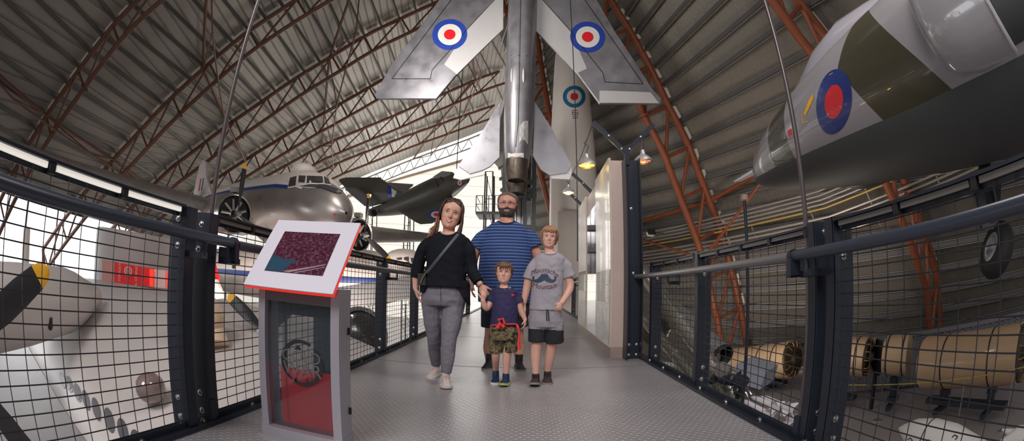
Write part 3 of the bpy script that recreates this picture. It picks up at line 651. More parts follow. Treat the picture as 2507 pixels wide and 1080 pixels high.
MB().use(M_SILVERL).plate(flat([(1122, 405), (1109, 436), (1128, 441), (1186, 428), (1182, 417), (1150, 426)], Y0+.1), (0, .1, 0)).build('tail_fin_tip', t, smooth=None)
MB().use(M_SILVERL).plate(flat([(1345, 430), (1386, 424), (1399, 405), (1398, 440), (1350, 438)], Y0+.1), (0, .1, 0)).build('tail_fin_tip', t, smooth=None)
MB().use(M_SILVER).plate([LJ(1.2, 0, -1), LJ(1.4, 0, -2.7), LJ(2.6, 0, -3.3), LJ(6.0, 0, -1.0)], (.12, 0, 0)).build('fin', t, smooth=None)
tw = bvh_of([w1, w2]); RD3 = [(1, M_BLUE), (.68, M_RWH), (.33, M_RED)]
for cx_, cy_ in ((1100.5, 85), (1438, 91)):
    mb = MB(); px_roundel(mb, tw, cx_, cy_, 43, 38, RD3, .01, rot=(.15 if cx_ < 1250 else -.15)*-1); mb.build('roundel', t, smooth=None, fix=False)
for q in ([(1210, -2), (1231, -30), (1231, 71), (1118, 182), (1087, 158), (1142, 73)], [(1307, -30), (1328, 0), (1396, 76), (1420, 130), (1436, 168), (1413, 179), (1307, 71)], [(1467, 222), (1592, 226), (1613, 253), (1467, 252)]):
    MB().use(M_SILVERL).plate(flat(q, wingY-.084), (0, .010, 0)).build('flap_panel', t, smooth=None)
def pxline(mb, tree, pts, w=1.6, m=M_BLACK, off=.012):
    for (x0, y0), (x1, y1) in zip(pts[:-1], pts[1:]):
        l = math.hypot(x1-x0, y1-y0); nx, ny = -(y1-y0)/l*w/2, (x1-x0)/l*w/2; decal_px(mb, tree, m, [(x0+nx, y0+ny), (x1+nx, y1+ny), (x1-nx, y1-ny), (x0-nx, y0-ny)], off, 25)
mb = MB(); pxline(mb, tw, [(1104, 0), (959, 193), (1053, 193), (1057, 172), (1100, 124), (1142, 73), (1210, 0)])
pxline(mb, tw, [(1431, 0), (1574, 206), (1480, 201), (1476, 180), (1437, 130), (1396, 76), (1328, 0)]); mb.build('panel_line', t, smooth=None, fix=False)
tf = bvh_of([fus]); mb = MB()
decal_px(mb, tf, M_SILVERL, [(1271, 309), (1283, 309), (1283, 296), (1291, 296), (1291, 352), (1270, 352)], .022); decal_px(mb, tf, M_RWH, [(1244, 375), (1280, 375), (1280, 401), (1244, 401)], .03); mb.build('pale_patch', t, smooth=None, fix=False)
mb = MB(); pxline(mb, tf, [(1268, 0), (1266, 180), (1262, 310), (1258, 375)], 2.2, M_GALV); pxline(mb, tf, [(1274, 0), (1271, 180), (1268, 300), (1262, 360)], 1.6); pxline(mb, tf, [(1231, 142), (1250, 136), (1290, 137), (1305, 146)], 1.4)
mb.build('panel_line', t, smooth=None, fix=False)
for x in (1252, 1281):
    b_ = tf.ray_cast(O, ray(x, 184))[0]; MB().use(M_SILVERL).ball(b_, (.045, .05, .32), 12).build('blister_fairing', t)
# ---- upright white rocket
t = thing('white_rocket', 'tall white rocket standing upright with a blue, white and red roundel', 'rocket', (2.45, 23, GZ))
M_RKT = mat('rocket_white', (.80, .76, .71), .42, nscale=.8, namt=.05)
rk = MB().use(M_RKT).lathe((2.46, 23.1, GZ), (0, 0, 1), [(0, 1.24), (9.0, 1.24), (11.0, 1.23), (12.2, 1.19), (13.6, 1.12), (15.4, 1.02), (17.2, .90), (18.8, .72), (20, .4), (20.6, .05)], 40).build('rocket_body', t)
tr_ = bvh_of([rk]); mb = MB(); px_roundel(mb, tr_, 1405, 237, 27.5, 27, [(1, M_TEAL), (.66, M_RWH), (.33, M_RED)], .015); mb.build('roundel', t, smooth=None, fix=False)
mb = MB()
for y in (271, 276, 281): pxline(mb, tr_, [(1401, y), (1414, y)], 1.5)
pxline(mb, tr_, [(1401, 271), (1401, 281)], 1.5); pxline(mb, tr_, [(1407.5, 271), (1407.5, 281)], 1.5); pxline(mb, tr_, [(1414, 276), (1414, 281)], 1.5)
for y in (285.5, 289.5): pxline(mb, tr_, [(1401, y), (1414, y)], 1.5)
mb.build('serial_marking', t, smooth=None, fix=False)
MB().use(mat('rocket_skirt', (.50, .45, .41), .5)).box((2.2, 21.78, .0), (1.3, .12, 9.0)).build('access_panel', t, smooth=None)
# ---- silver airliner with propellers (twin engines)
fw = Vector((.851, -.525, -.055)).normalized(); rt = fw.cross(Vector((0, 0, 1))).normalized(); upv = rt.cross(fw)
NS = Vector((-5.70, 13.4, 3.18))
t = thing('silver_airliner', 'silver and white twin propeller airliner with a blue stripe, hanging behind the stand', 'aircraft', NS)
def DK(a, r=0, u=0): return NS - fw*a + rt*r + upv*u
M_DAK = mat('airliner_silver', (.47, .43, .41), .33, .75, nscale=1.2, namt=.15); M_DWH = mat('airliner_white', (.70, .63, .59), .4); M_DBL = mat('airliner_blue', (.02, .05, .22), .35)
sec = [(0, .04, .04, -.25), (.12, .34, .33, -.25), (.4, .60, .60, -.22), (.9, .86, .84, -.18), (1.6, 1.06, 1.04, -.08), (2.3, 1.18, 1.18, 0), (3.4, 1.26, 1.28, .05), (5, 1.28, 1.30, .06), (9, 1.27, 1.28, .08), (12, 1.10, 1.12, .14), (14.5, .82, .88, .22), (17, .50, .58, .34), (19, .18, .28, .46), (19.6, .04, .06, .5)]
vs = []; nA = 48
fl = MB(); rings = [[DK(a) + rt*(hx*math.cos(2*PI*k/nA)) + upv*(zc+hz*math.sin(2*PI*k/nA)) for k in range(nA)] for a, hx, hz, zc in sec]
for i in range(len(rings)-1):
    for k in range(nA):
        s_ = math.sin(2*PI*(k+.5)/nA)
        m = M_DWH if s_ > .53 and sec[i][0] >= 1.6 else (M_DBL if s_ > .40 and sec[i][0] >= 2.3 else M_DAK)
        fl.use(m).add([rings[i][k], rings[i][(k+1) % nA], rings[i+1][(k+1) % nA], rings[i+1][k]], [(0, 1, 2, 3)])
me = fl.mesh('fuselage', 180); bm = bmesh.new(); bm.from_mesh(me); bmesh.ops.remove_doubles(bm, verts=bm.verts, dist=.0005); bmesh.ops.recalc_face_normals(bm, faces=bm.faces); bm.to_mesh(me); bm.free(); fus = link('fuselage', me, t)
# raised cockpit roof
cr_ = [[DK(a) + rt*(hx*math.cos(PI*k/16)) + upv*(z0+hz*math.sin(PI*k/16)**.7) for k in range(17)] + [DK(a)+rt*0+upv*(z0-.3)] for a, hx, hz, z0 in ((.95, .55, .10, .42), (1.35, .78, .44, .42), (1.75, .93, .66, .45), (2.4, 1.0, .86, .45), (3.4, 1.02, .93, .42), (5.2, .8, .90, .42), (8.0, .3, .92, .4))]
ck = MB().use(M_DWH).loft(cr_).build('cockpit_roof', t, smooth=60)
MB().use(M_DWH).ball(DK(3.3, 0, 1.40), (.50, .55, .30), 20).build('roof_dome', t)
td = bvh_of([fus, ck]); glz = mat('cockpit_glass', (.05, .045, .05), .12, coat=.6)
for w in ([(706, 458), (711, 436), (726, 432), (724, 455)], [(731, 447), (732, 431), (748, 432), (746, 448)], [(751, 449), (751, 432), (788, 433), (791, 449)], [(794, 450), (792, 433), (802, 437), (808, 452)]):
    mb = MB(); cxx = sum(p[0] for p in w)/4; cyy = sum(p[1] for p in w)/4; decal_px(mb, td, M_DWH, [(cxx+(x-cxx)*1.22, cyy+(y-cyy)*1.28) for x, y in w], .012); f_ = mb.build('window_frame', t, smooth=None, fix=False)
    mb = MB(); decal_px(mb, td, glz, w, .03); mb.build('window_glass', f_, smooth=None, fix=False)
mb = MB(); decal_px(mb, td, mat('antiglare', (.05, .052, .06), .5), [(732, 456), (760, 452), (800, 455), (838, 468), (846, 476), (820, 474), (790, 462), (760, 458)], .03); mb.build('antiglare_panel', t, smooth=None, fix=False)
mb = MB(); decal_px(mb, td, M_RED, [(816, 523), (820, 523), (821, 528), (817, 528)], .01); mb.build('nose_marking', t, smooth=None, fix=False)
for s in (-1, 1):
    rings = [airfoil(DK(5.2, s*1.0, -.85), -fw, upv, 4.6, .16), airfoil(DK(5.3, s*4.2, -.62), -fw, upv, 4.2, .15), airfoil(DK(6.7, s*14.2, .25), -fw, upv, 1.6, .12)]
    MB().use(M_DAK).loft(rings).build('wing', t, smooth=40)
    hub = DK(2.55, s*2.82, -.70); 
    MB().use(M_DAK).lathe(hub-fw*.35, -fw, [(0, .62), (-.05, .66), (.05, .70), (.5, .72), (1.2, .70), (2.6, .55), (4.2, .2)], 30, False).build('engine_cowling', t)
    MB().use(M_BLACK).lathe(hub-fw*.40, -fw, [(0, .60), (.1, .58), (.12, .02)], 26, False).build('engine_intake', t)
    mb = MB().use(M_GALV)
    for k in range(9): a = 2*PI*k/9; mb.tube([hub-fw*.45+rt*(.12*math.cos(a))+upv*(.12*math.sin(a)), hub-fw*.45+rt*(.5*math.cos(a))+upv*(.5*math.sin(a))], .05, 6)
    mb.build('engine_cylinders', t)
    prop(t, hub, fw, 1.72, 3, PI/2, cw=.13, spin=.10)
    MB().use(M_DAK).box(DK(3.1, s*2.82, .12), (.30, .3, .18)).build('air_scoop', t, smooth=None)
    MB().use(M_DWH).loft([airfoil(DK(16.6, s*.2, .5), -fw, upv, 2.0, .1), airfoil(DK(17.6, s*4.2, .6), -fw, upv, .9, .1)]).build('tailplane', t, smooth=40)
MB().use(M_DWH).plate([DK(14.8, 0, .9), DK(16.9, 0, 2.2), DK(17.6, 0, 3.2), DK(18.4, 0, 3.45), DK(19.2, 0, 3.1), DK(19.6, 0, 1.2), DK(19.2, 0, .6)], rt*.16).build('fin', t, smooth=None)
for a, m in ((17.3, M_TEAL), (18.0, M_RED)):
    MB().use(m).plate([DK(a, 0, 1.3), DK(a, 0, 2.1), DK(a+.3, 0, 2.15), DK(a+.3, 0, 1.3)], rt*.175).build('fin_stripe', t, smooth=None)
# ---- camouflaged nose on the right
t = thing('camouflaged_jet', 'grey and green camouflaged jet nose with a red and blue roundel hanging on the right', 'aircraft', PD(1849, 441, 8.6))
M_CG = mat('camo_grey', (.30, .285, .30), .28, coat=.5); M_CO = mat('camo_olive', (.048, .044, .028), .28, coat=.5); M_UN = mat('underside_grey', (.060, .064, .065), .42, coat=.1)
cs = [(1849, 441, 8.9, .015), (1852, 437, 8.86, .07), (1862, 427, 8.75, .20), (1880, 412, 8.55, .35), (1910, 392, 8.25, .50), (1950, 366, 7.9, .64), (2000, 338, 7.5, .77), (2060, 304, 7.05, .87), (2130, 266, 6.6, .95), (2210, 224, 6.2, 1.01), (2300, 178, 5.8, 1.05), (2400, 120, 5.45, 1.08), (2520, 50, 5.1, 1.10), (2680, -60, 4.7, 1.10)]
cp = [PD(x, y, d) for x, y, d, r in cs]; ax = (cp[9]-cp[2]).normalized()
sd = ax.cross(Vector((0, 0, 1))).normalized(); upj = sd.cross(ax).normalized()      # sideways, up
if sd.dot(Vector(cp[6])-O) > 0: sd = -sd
n = 64; mbf = MB(); rings = []
for c, (x, y, d, r) in zip(cp, cs): rings.append([c + sd*(r*math.cos(2*PI*k/n)) + upj*(r*1.06*math.sin(2*PI*k/n)) for k in range(n)])
fine = []; al_ = []
for i in range(len(rings)-1):
    for q in range(4): fine.append([lerp(a, b_, q/4) for a, b_ in zip(rings[i], rings[i+1])]); al_.append(i+q/4)
fine.append(rings[-1]); al_.append(len(rings)-1)
m = mat('camouflage_paint', (.3, .3, .3), .28, coat=.5); N, L, b = nodes(m)
A1 = N.new('ShaderNodeAttribute'); A1.attribute_name = 'along'; A2 = N.new('ShaderNodeAttribute'); A2.attribute_name = 'height'; al, hs = A1.outputs['Fac'], A2.outputs['Fac']
def between(lo, hi): return math_n(N, L, 'MULTIPLY', math_n(N, L, 'GREATER_THAN', al, lo), math_n(N, L, 'LESS_THAN', al, hi))
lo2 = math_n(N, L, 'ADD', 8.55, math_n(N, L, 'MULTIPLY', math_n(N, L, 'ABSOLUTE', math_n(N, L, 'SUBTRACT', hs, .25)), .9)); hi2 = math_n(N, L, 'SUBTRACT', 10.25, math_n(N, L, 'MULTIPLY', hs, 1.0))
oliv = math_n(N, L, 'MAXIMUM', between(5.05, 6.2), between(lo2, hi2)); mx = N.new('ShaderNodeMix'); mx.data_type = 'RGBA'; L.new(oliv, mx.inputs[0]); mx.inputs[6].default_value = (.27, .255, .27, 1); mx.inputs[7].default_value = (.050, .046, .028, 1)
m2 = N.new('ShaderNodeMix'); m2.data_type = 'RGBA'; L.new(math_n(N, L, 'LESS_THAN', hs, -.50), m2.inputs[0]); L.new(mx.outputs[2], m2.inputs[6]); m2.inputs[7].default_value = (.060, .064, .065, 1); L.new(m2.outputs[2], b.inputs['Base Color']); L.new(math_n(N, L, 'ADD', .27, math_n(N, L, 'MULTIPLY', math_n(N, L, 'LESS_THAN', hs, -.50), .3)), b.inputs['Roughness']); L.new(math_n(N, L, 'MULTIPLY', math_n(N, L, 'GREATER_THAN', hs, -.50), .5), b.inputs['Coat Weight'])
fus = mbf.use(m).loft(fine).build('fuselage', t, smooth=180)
for nm in ('along', 'height'): fus.data.attributes.new(nm, 'FLOAT', 'POINT')
for i, a_ in enumerate(al_):
    for k in range(n): fus.data.attributes['along'].data[i*n+k].value = a_; fus.data.attributes['height'].data[i*n+k].value = math.sin(2*PI*k/n)
tj = bvh_of([fus]); mb = MB(); px_roundel(mb, tj, 2042, 249, 43, 80, [(1, mat('jet_blue', (.012, .03, .17), .28, coat=.5)), (.52, mat('jet_red', (.62, .02, .03), .28, coat=.5))], .006, rot=.12); mb.build('roundel', t, smooth=None, fix=False)
mb = MB(); decal_px(mb, tj, M_YELLOW, [(1968, 278), (1980, 246), (1992, 228), (1990, 244), (1982, 262), (1972, 284)], .006); pxline(mb, tj, [(1962, 281), (1966, 301), (1978, 297)], 2, M_YELLOW, .006); pxline(mb, tj, [(2030, 184), (2040, 178)], 2, M_YELLOW, .006)
decal_px(mb, tj, M_RED, [(1927, 320), (1936, 315), (1939, 328), (1930, 333)], .006); pxline(mb, tj, [(1930, 342), (1942, 336)], 1.5, M_RED, .006); mb.build('stencil_marking', t, smooth=None, fix=False)
cpy = lambda i, h: cp[i] + upj*h
rr = []
for i, w, h in ((5, .10, .50), (6, .34, .98), (7, .42, 1.30), (8, .44, 1.42), (9, .40, 1.36), (10, .30, 1.26), (11, .1, 1.1)):
    rr.append([cp[i] + sd*(w*math.cos(PI*k/14)) + upj*(.45 + (h-.45)*math.sin(PI*k/14)**.75) for k in range(15)] + [cp[i]+upj*.3])
MB().use(mat('canopy_skin', (.33, .32, .36), .12, coat=.8)).loft(rr).build('canopy', t, smooth=60)
MB().use(M_SILVERL).tube([cp[0]+ax*.05, cp[0]-ax*.02], .02, 8).build('nose_probe', t)
MB().use(mat('pitot_grey', (.40, .38, .40), .35)).tube([PD(1796, 445, 9.4), PD(1810, 440, 9.35), PD(1850, 418, 9.2), PD(1900, 390, 9.1)], [.012, .04, .06, .07], 12).build('pitot_boom', t)
# side intake and its lip
ic = PD(2262, 62, 4.75); ib = PD(2420, -40, 4.45); ie = PD(2800, -260, 4.2); ia = (ib-ic).normalized()
def oval(c, w, h): return [c + sd*(w*math.cos(2*PI*k/28)) + upj*(h*math.sin(2*PI*k/28)) for k in range(28)]
rr = [oval(lerp(ic, ib, q), w, h) for q, w, h in ((0, .12, .22), (.03, .22, .38), (.10, .32, .52), (.25, .40, .62), (.55, .45, .68), (1.0, .46, .70))]
MB().use(mat('intake_grey', (.34, .33, .35), .16, coat=.8)).loft(rr).build('intake_fairing', t, smooth=60)
MB().use(mat('lip_grey', (.48, .46, .48), .15, coat=.8)).tube(rr[-1]+[rr[-1][0]], .022, 8).build('intake_lip', t)
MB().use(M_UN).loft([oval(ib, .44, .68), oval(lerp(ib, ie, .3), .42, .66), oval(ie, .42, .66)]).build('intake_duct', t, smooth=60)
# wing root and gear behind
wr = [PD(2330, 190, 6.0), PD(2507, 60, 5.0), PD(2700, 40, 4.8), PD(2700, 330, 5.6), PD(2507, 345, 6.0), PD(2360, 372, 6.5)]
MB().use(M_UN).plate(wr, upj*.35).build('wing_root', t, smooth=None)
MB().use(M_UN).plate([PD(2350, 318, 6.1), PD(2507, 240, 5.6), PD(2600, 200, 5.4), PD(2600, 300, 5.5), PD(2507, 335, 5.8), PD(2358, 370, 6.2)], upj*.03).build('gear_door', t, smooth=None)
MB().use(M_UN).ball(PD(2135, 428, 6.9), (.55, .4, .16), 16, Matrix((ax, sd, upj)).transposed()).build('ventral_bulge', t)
MB().use(M_SILVERL).tube([PD(1985, 415, 7.2), PD(2022, 394, 7.1)], .02, 8).build('blade_aerial', t)
gw = PD(2440, 612, 5.6); gx = (PD(2400, 606, 5.6)-gw).normalized()*.75+Vector((0, -1, 0))*.45; gx.normalize()
MB().use(M_BLACK).tube([PD(2404, 330, 6.0), PD(2412, 440, 5.8), gw+Vector((0, 0, .3))], [.11, .10, .07], 12).build('undercarriage_leg', t)
MB().use(M_DARKST).plate([PD(2385, 455, 5.7), PD(2448, 440, 5.7), PD(2440, 560, 5.6), PD(2402, 565, 5.6)], (0, .04, 0)).build('leg_fairing', t, smooth=None)
w_ = MB().use(M_RUB).lathe(gw-gx*.13, gx, [(0, .16), (.01, .24), (.05, .30), (.13, .325), (.21, .30), (.25, .24), (.255, .17), (.22, .155)], 36, False).build('wheel', t)
MB().use(mat('wheel_hub_grey', (.34, .34, .36), .35, .4)).lathe(gw+gx*.05, gx, [(0, .158), (.06, .165), (.07, .13), (.04, .12), (.04, .05), (.09, .045), (.09, .002)], 30, False).build('wheel_rim', w_)
mb = MB().use(M_BLACK)
for k in range(5):
    a = 2*PI*k/5; x_, y_, d_ = frame(gx); MB().use(M_BLACK).lathe(gw+gx*.046+x_*(.092*math.cos(a))+y_*(.092*math.sin(a)), gx, [(0, .026), (.004, .024), (.005, .001)], 12).build('rim_hole', w_)
# ---- camouflaged T-tail jet hanging in the distance
t = thing('distant_jet', 'grey green jet with a red, white and blue fin flash hanging beyond the airliner nose', 'aircraft', PY(1000, 495, 30))
M_JG = mat('jet_green', (.10, .098, .086), .4, nscale=.35, namt=.6); M_JU = mat('jet_grey', (.17, .17, .18), .35, nscale=.5, namt=.3)
js = [(905, 521, 33, .28), (918, 518, 32.8, .38), (950, 512, 32.2, .52), (1000, 496, 31, .85), (1050, 478, 30, 1.0), (1080, 463, 29.3, .95), (1105, 452, 28.8, .78), (1125, 446, 28.3, .5), (1142, 441, 27.9, .22), (1149, 439, 27.7, .03)]
MB().use(M_JG).tube([PY(x, y, Y) for x, y, Y, r in js], [r for *_, r in js], 24).build('fuselage', t, smooth=60)
MB().use(M_BLACK).tube([PY(912, 522.5, 31.9), PY(916, 521, 31.8)], .27, 20).build('jet_pipe', t)
fn = [PY(*p) for p in ((987, 474, 31.4), (933, 438, 32.2), (913, 472, 32.4), (905, 505, 32.7), (960, 492, 31.8))]; MB().use(M_JG).plate(fn, (.12, .25, 0)).build('fin', t, smooth=None)
tfin = bvh_of([bpy.data.objects['fin.002']])
for q, m in (((949, 455), (958, 460), (960, 491), (949, 494)), M_BLUE), (((958, 460), (971, 469), (974, 485), (960, 491)), M_RWH), (((971, 467), (986, 475), (974, 485)), M_RED):
    mb = MB(); decal_px(mb, tfin, m, list(q), .03); mb.build('fin_flash', t, smooth=None, fix=False)
MB().use(M_JG).plate([PY(*p) for p in ((830, 441, 33.6), (846, 437, 33.5), (933, 437, 32.4), (925, 456, 32.3), (912, 473, 32.3), (886, 473, 32.6), (850, 462, 33.2))], (0, .1, .2)).build('tailplane', t, smooth=None)
MB().use(M_JU).plate([PY(*p) for p in ((845, 462, 32.6), (872, 462, 32.2), (905, 484, 31.8), (912, 500, 31.6), (893, 503, 31.8))], (0, .1, .15)).build('tailplane', t, smooth=None)
dw = MB().use(M_JG).plate([PY(*p) for p in ((1098, 466, 29.4), (1060, 480, 30), (972, 511, 31), (1018, 541, 28.5), (1030, 546, 28.2), (1058, 544, 27.8), (1100, 520, 27.8), (1108, 490, 28.6))], (0, .15, .2)).build('wing', t, smooth=None)
MB().use(M_JU).plate([PY(*p) for p in ((950, 449, 33.5), (1011, 453, 32.2), (985, 474, 31.6), (960, 462, 33))], (0, .1, .15)).build('wing', t, smooth=None)
mb = MB(); td_ = bvh_of([dw]); px_roundel(mb, td_, 1068, 527, 19, 12, RD3, .03); mb.build('roundel', t, smooth=None, fix=False)
mb = MB(); px_roundel(mb, bvh_of([bpy.data.objects['fuselage.003']]), 1125, 447.5, 5, 6, [(1, M_RWH), (.5, M_RED)], .03); mb.build('nose_badge', t, smooth=None, fix=False)
MB().use(mat('canopy_glass', (.30, .33, .33), .1, coat=.8)).tube([PY(1058, 452, 29.2), PY(1068, 443, 29.1), PY(1085, 436, 28.9), PY(1102, 436, 28.6), PY(1110, 444, 28.4)], [.08, .38, .48, .42, .1], 14).build('canopy', t)
mb = MB().use(M_DARKST)
for x, y in ((1064, 449), (1078, 443), (1092, 439)): mb.tube([PY(x, y-10, 28.3), PY(x+6, y, 28.2), PY(x+8, y+8, 28.3)], .035, 6)
mb.build('canopy_frame', t)
for (x0, y0, x1, y1, Y, l) in ((1146, -5, 1116, 440, 24, 'thin dark steel cable passing left of the hanging silver jet'), (1395, -5, 1413, 640, 14, 'thin dark steel cable passing in front of the white rocket')):
    a = PY(x0, y0, Y); b_ = PY(x1, y1, Y); b_ = Vector((b_.x, b_.y, b_.z)); c = thing('suspension_cable', l, 'cable', b_, 'cables that hang the exhibits'); MB().use(M_DARKST).tube([b_, a, a+(a-b_)*.25], .024 if Y > 20 else .016, 6).build('wire_rope', c)
# ---- big transport aircraft below the walkway on the left
M_TW = mat('transport_white', (.62, .57, .55), .42, nscale=.7, namt=.06); M_TG = mat('transport_grey', (.30, .28, .28), .42)
t = thing('transport_aircraft', 'large pale grey transport aircraft wing, nacelles and propellers below the near left fence', 'aircraft', (-8, 6, GZ))
sd_ = Vector((.957, -.290, 0)); ch = Vector((.290, .957, 0)); L0 = Vector((-7.0, 3.6, -1.5))
prof = [(0, -.12), (-.06, .02), (-.02, .18), (.12, .38), (.45, .66), (1.0, .98), (2.0, 1.34), (3.2, 1.60), (4.4, 1.70), (5.6, 1.62), (7.0, 1.3), (8.4, .82), (9.2, .45), (9.0, .35), (5, -.1), (2, -.35), (.7, -.36), (.2, -.26)]
rr = []
for s, k, dz in ((-9, .8, -.15), (-5, .9, -.08), (-1, .95, 0), (1.5, .88, 0), (3, .72, 0), (4.5, .50, -.12), (8, .5, -.6)):
    rr.append([L0 + sd_*s + ch*(c*k) + Vector((0, 0, h*k+dz)) for c, h in prof])
wg = MB().use(M_TW).loft(rr).build('wing', t, smooth=35)
MB().use(mat('flap_brown', (.12, .075, .07), .5)).loft([[L0+sd_*s+ch*c+Vector((0, 0, z)) for c, z in ((7.2, .9), (8.6, .62), (8.6, .40), (7.2, .6))] for s in (-7, 0.3)]).build('flap', t, smooth=None)
tt = bvh_of([wg])
for x, y, rx, ry in ((153, 932, 6, 20), (170, 941, 7, 21), (190, 962, 8, 24), (211, 981, 8, 26), (236, 1003, 9, 30), (268, 1030, 11, 32), (301, 1056, 12, 32), (334, 1082, 13, 30)):
    mb = MB(); px_roundel(mb, tt, x, y, rx, ry, [(1, mat('port_grey', (.10, .10, .11), .4))], .008, rot=-.25); mb.build('leading_edge_slot', t, smooth=None, fix=False)
# near nacelle and its propeller, at the left edge
na, nb_ = PD(150, 735, 8.6), PD(-190, 765, 5.6); nd_ = (nb_-na).normalized()
MB().use(M_TW).lathe(na, nd_, [(-1.6, .22), (-.4, .50), (0, .56), (1.5, .58), (2.6, .56), (3.2, .50), (3.4, .42)], 32).build('nacelle', t)
for x in (80, 122): MB().use(M_DARKST).lathe(PD(x, 790 if x < 100 else 795, 7.2), (0, 0, -1), [(-.1, .05), (.04, .05), (.08, .02)], 10).build('drain_pipe', t)
hub = PD(-95, 868, 4.75); pa = (PD(118, 655, 4.75)-hub); PR = pa.length; fx = (hub-na).normalized(); 
b1 = pa.normalized(); fx = (fx - b1*fx.dot(b1)).normalized(); x_, y_, d_ = frame(fx, (0, 0, 1)); a0 = math.atan2(b1.dot(y_), b1.dot(x_))
prop(t, hub, fx, PR, 4, a0, cw=.17, spin=.2)
# cream spinner and second propeller behind the posts
MB().use(mat('spinner_cream', (.72, .52, .36), .4)).ball(PD(487, 775, 6.7), (.40, .40, .36), 20).build('spinner', t)
MB().use(mat('spinner_cream', (.72, .52, .36), .4)).tube([PD(505, 800, 6.7), PD(515, 850, 6.6)], [.25, .30], 20).build('spinner_base', t)
h2 = PD(655, 818, 7.4); b1 = PD(558, 722, 7.4)-h2; fx = (O-h2).normalized(); fx = (fx-b1.normalized()*fx.dot(b1.normalized())).normalized(); x_, y_, d_ = frame(fx, (0, 0, 1)); prop(t, h2, fx, b1.length, 4, math.atan2(b1.normalized().dot(y_), b1.normalized().dot(x_)), cw=.22, spin=.2, spinm=M_SILVERL)
for (x, y, D, r, nm) in ((606, 962, 6.3, .33, 'engine_front'), (886, 822, 13.5, .86, 'engine_front')):
    c = PD(x, y, D); d_ = (O-c); d_ = (d_.normalized()*.72 + Vector((-.5 if x < 800 else .35, 0, .1))).normalized()
    MB().use(M_SILVER).lathe(c, d_, [(-2.2, r*.8), (-1.0, r*1.05), (-.1, r*1.04), (.02, r*.98), (.0, r*.88)], 32, False).build('cowling', t)
    MB().use(mat('gloss_graphite', (.06, .058, .06), .18, .3, coat=.6)).lathe(c, d_, [(-.12, r*.9), (-.02, r*.8), (.10, r*.45), (.13, .01)], 32, False).build(nm, t)
MB().use(mat('light_dome', (.22, .16, .15), .12, coat=.8)).ball(PD(368, 950, 5.35), (.17, .22, .18), 16).build('landing_light', t)
# ---- white and silver airliner on the hall floor
t = thing('grounded_airliner', 'white over silver airliner with a blue stripe standing on the hall floor behind the fence', 'aircraft', PD(800, 800, 20))
a0, a1 = PD(500, 655, 27), PD(1030, 684, 21); ad = (a1-a0).normalized(); ar = ad.cross(Vector((0, 0, 1))).normalized(); au = ar.cross(ad); Lg = (a1-a0).length
rr = []; sec2 = [(-.5, .3), (0, .9), (.15, 1.25), (.35, 1.38), (.75, 1.38), (.86, 1.25), (.93, .95), (.98, .5), (1.0, .05)]
rr = [[lerp(a0, a1, q)+ar*(r*math.cos(2*PI*k/32))+au*(r*math.sin(2*PI*k/32)) for k in range(32)] for q, r in sec2]; fl = MB()
for i in range(len(rr)-1):
    for k in range(32):
        s_ = math.sin(2*PI*(k+.5)/32); fl.use(M_DWH if s_ > .05 else (M_DBL if s_ > -.12 else M_DAK)).add([rr[i][k], rr[i][(k+1) % 32], rr[i+1][(k+1) % 32], rr[i+1][k]], [(0, 1, 2, 3)])
me = fl.mesh('fuselage', 180); bm = bmesh.new(); bm.from_mesh(me); bmesh.ops.remove_doubles(bm, verts=bm.verts, dist=.001); bmesh.ops.recalc_face_normals(bm, faces=bm.faces); bm.to_mesh(me); bm.free(); g1_ = link('fuselage', me, t)
tg = bvh_of([g1_]); mb = MB()
for x in (572, 621, 690, 740, 790): px_roundel(mb, tg, x, 654+(x-572)*.01, 4.5, 4.5, [(1, M_BLACK)], .02)
mb.build('cabin_windows', t, smooth=None, fix=False)['kind'] = 'stuff'
ckp = PD(990, 637, 20.6); MB().use(M_DWH).ball(ckp, (.95, .8, .52), 18).build('cockpit', t)
tk = bvh_of([bpy.data.objects['cockpit']])
for q in ([(970, 645), (970, 632), (984, 630), (984, 645)], [(988, 645), (988, 630), (1000, 629), (1003, 643)], [(1006, 643), (1004, 631), (1011, 632), (1014, 641)]):
    mb = MB(); decal_px(mb, tk, glz, q, .02); mb.build('window_glass', t, smooth=None, fix=False)
MB().use(M_SILVERL).loft([airfoil(PD(760, 735, 17), Vector((.5, .86, 0)), Vector((0, 0, 1)), 3.4, .14), airfoil(PD(1000, 700, 19.5), Vector((.5, .86, 0)), Vector((0, 0, 1)), 3.8, .15)]).build('wing', t, smooth=40)
MB().use(M_GALV).tube([PD(850, 880, 18), PD(850, 760, 18)], .12, 10).build('undercarriage_leg', t)
t = thing('red_tail_fin', 'red and white tail fin glimpsed just right of the left post pair', 'tail fin', PD(525, 720, 20))
MB().use(M_RED).plate([PD(*p, 20) for p in ((512, 628), (521, 632), (534, 680), (537, 712), (512, 720))], (0, .2, 0)).build('fin', t, smooth=None); MB().use(M_DWH).plate([PD(*p, 19.8) for p in ((512, 682), (530, 684), (540, 706), (545, 730), (512, 735))], (0, .2, 0)).build('fin_base', t, smooth=None)
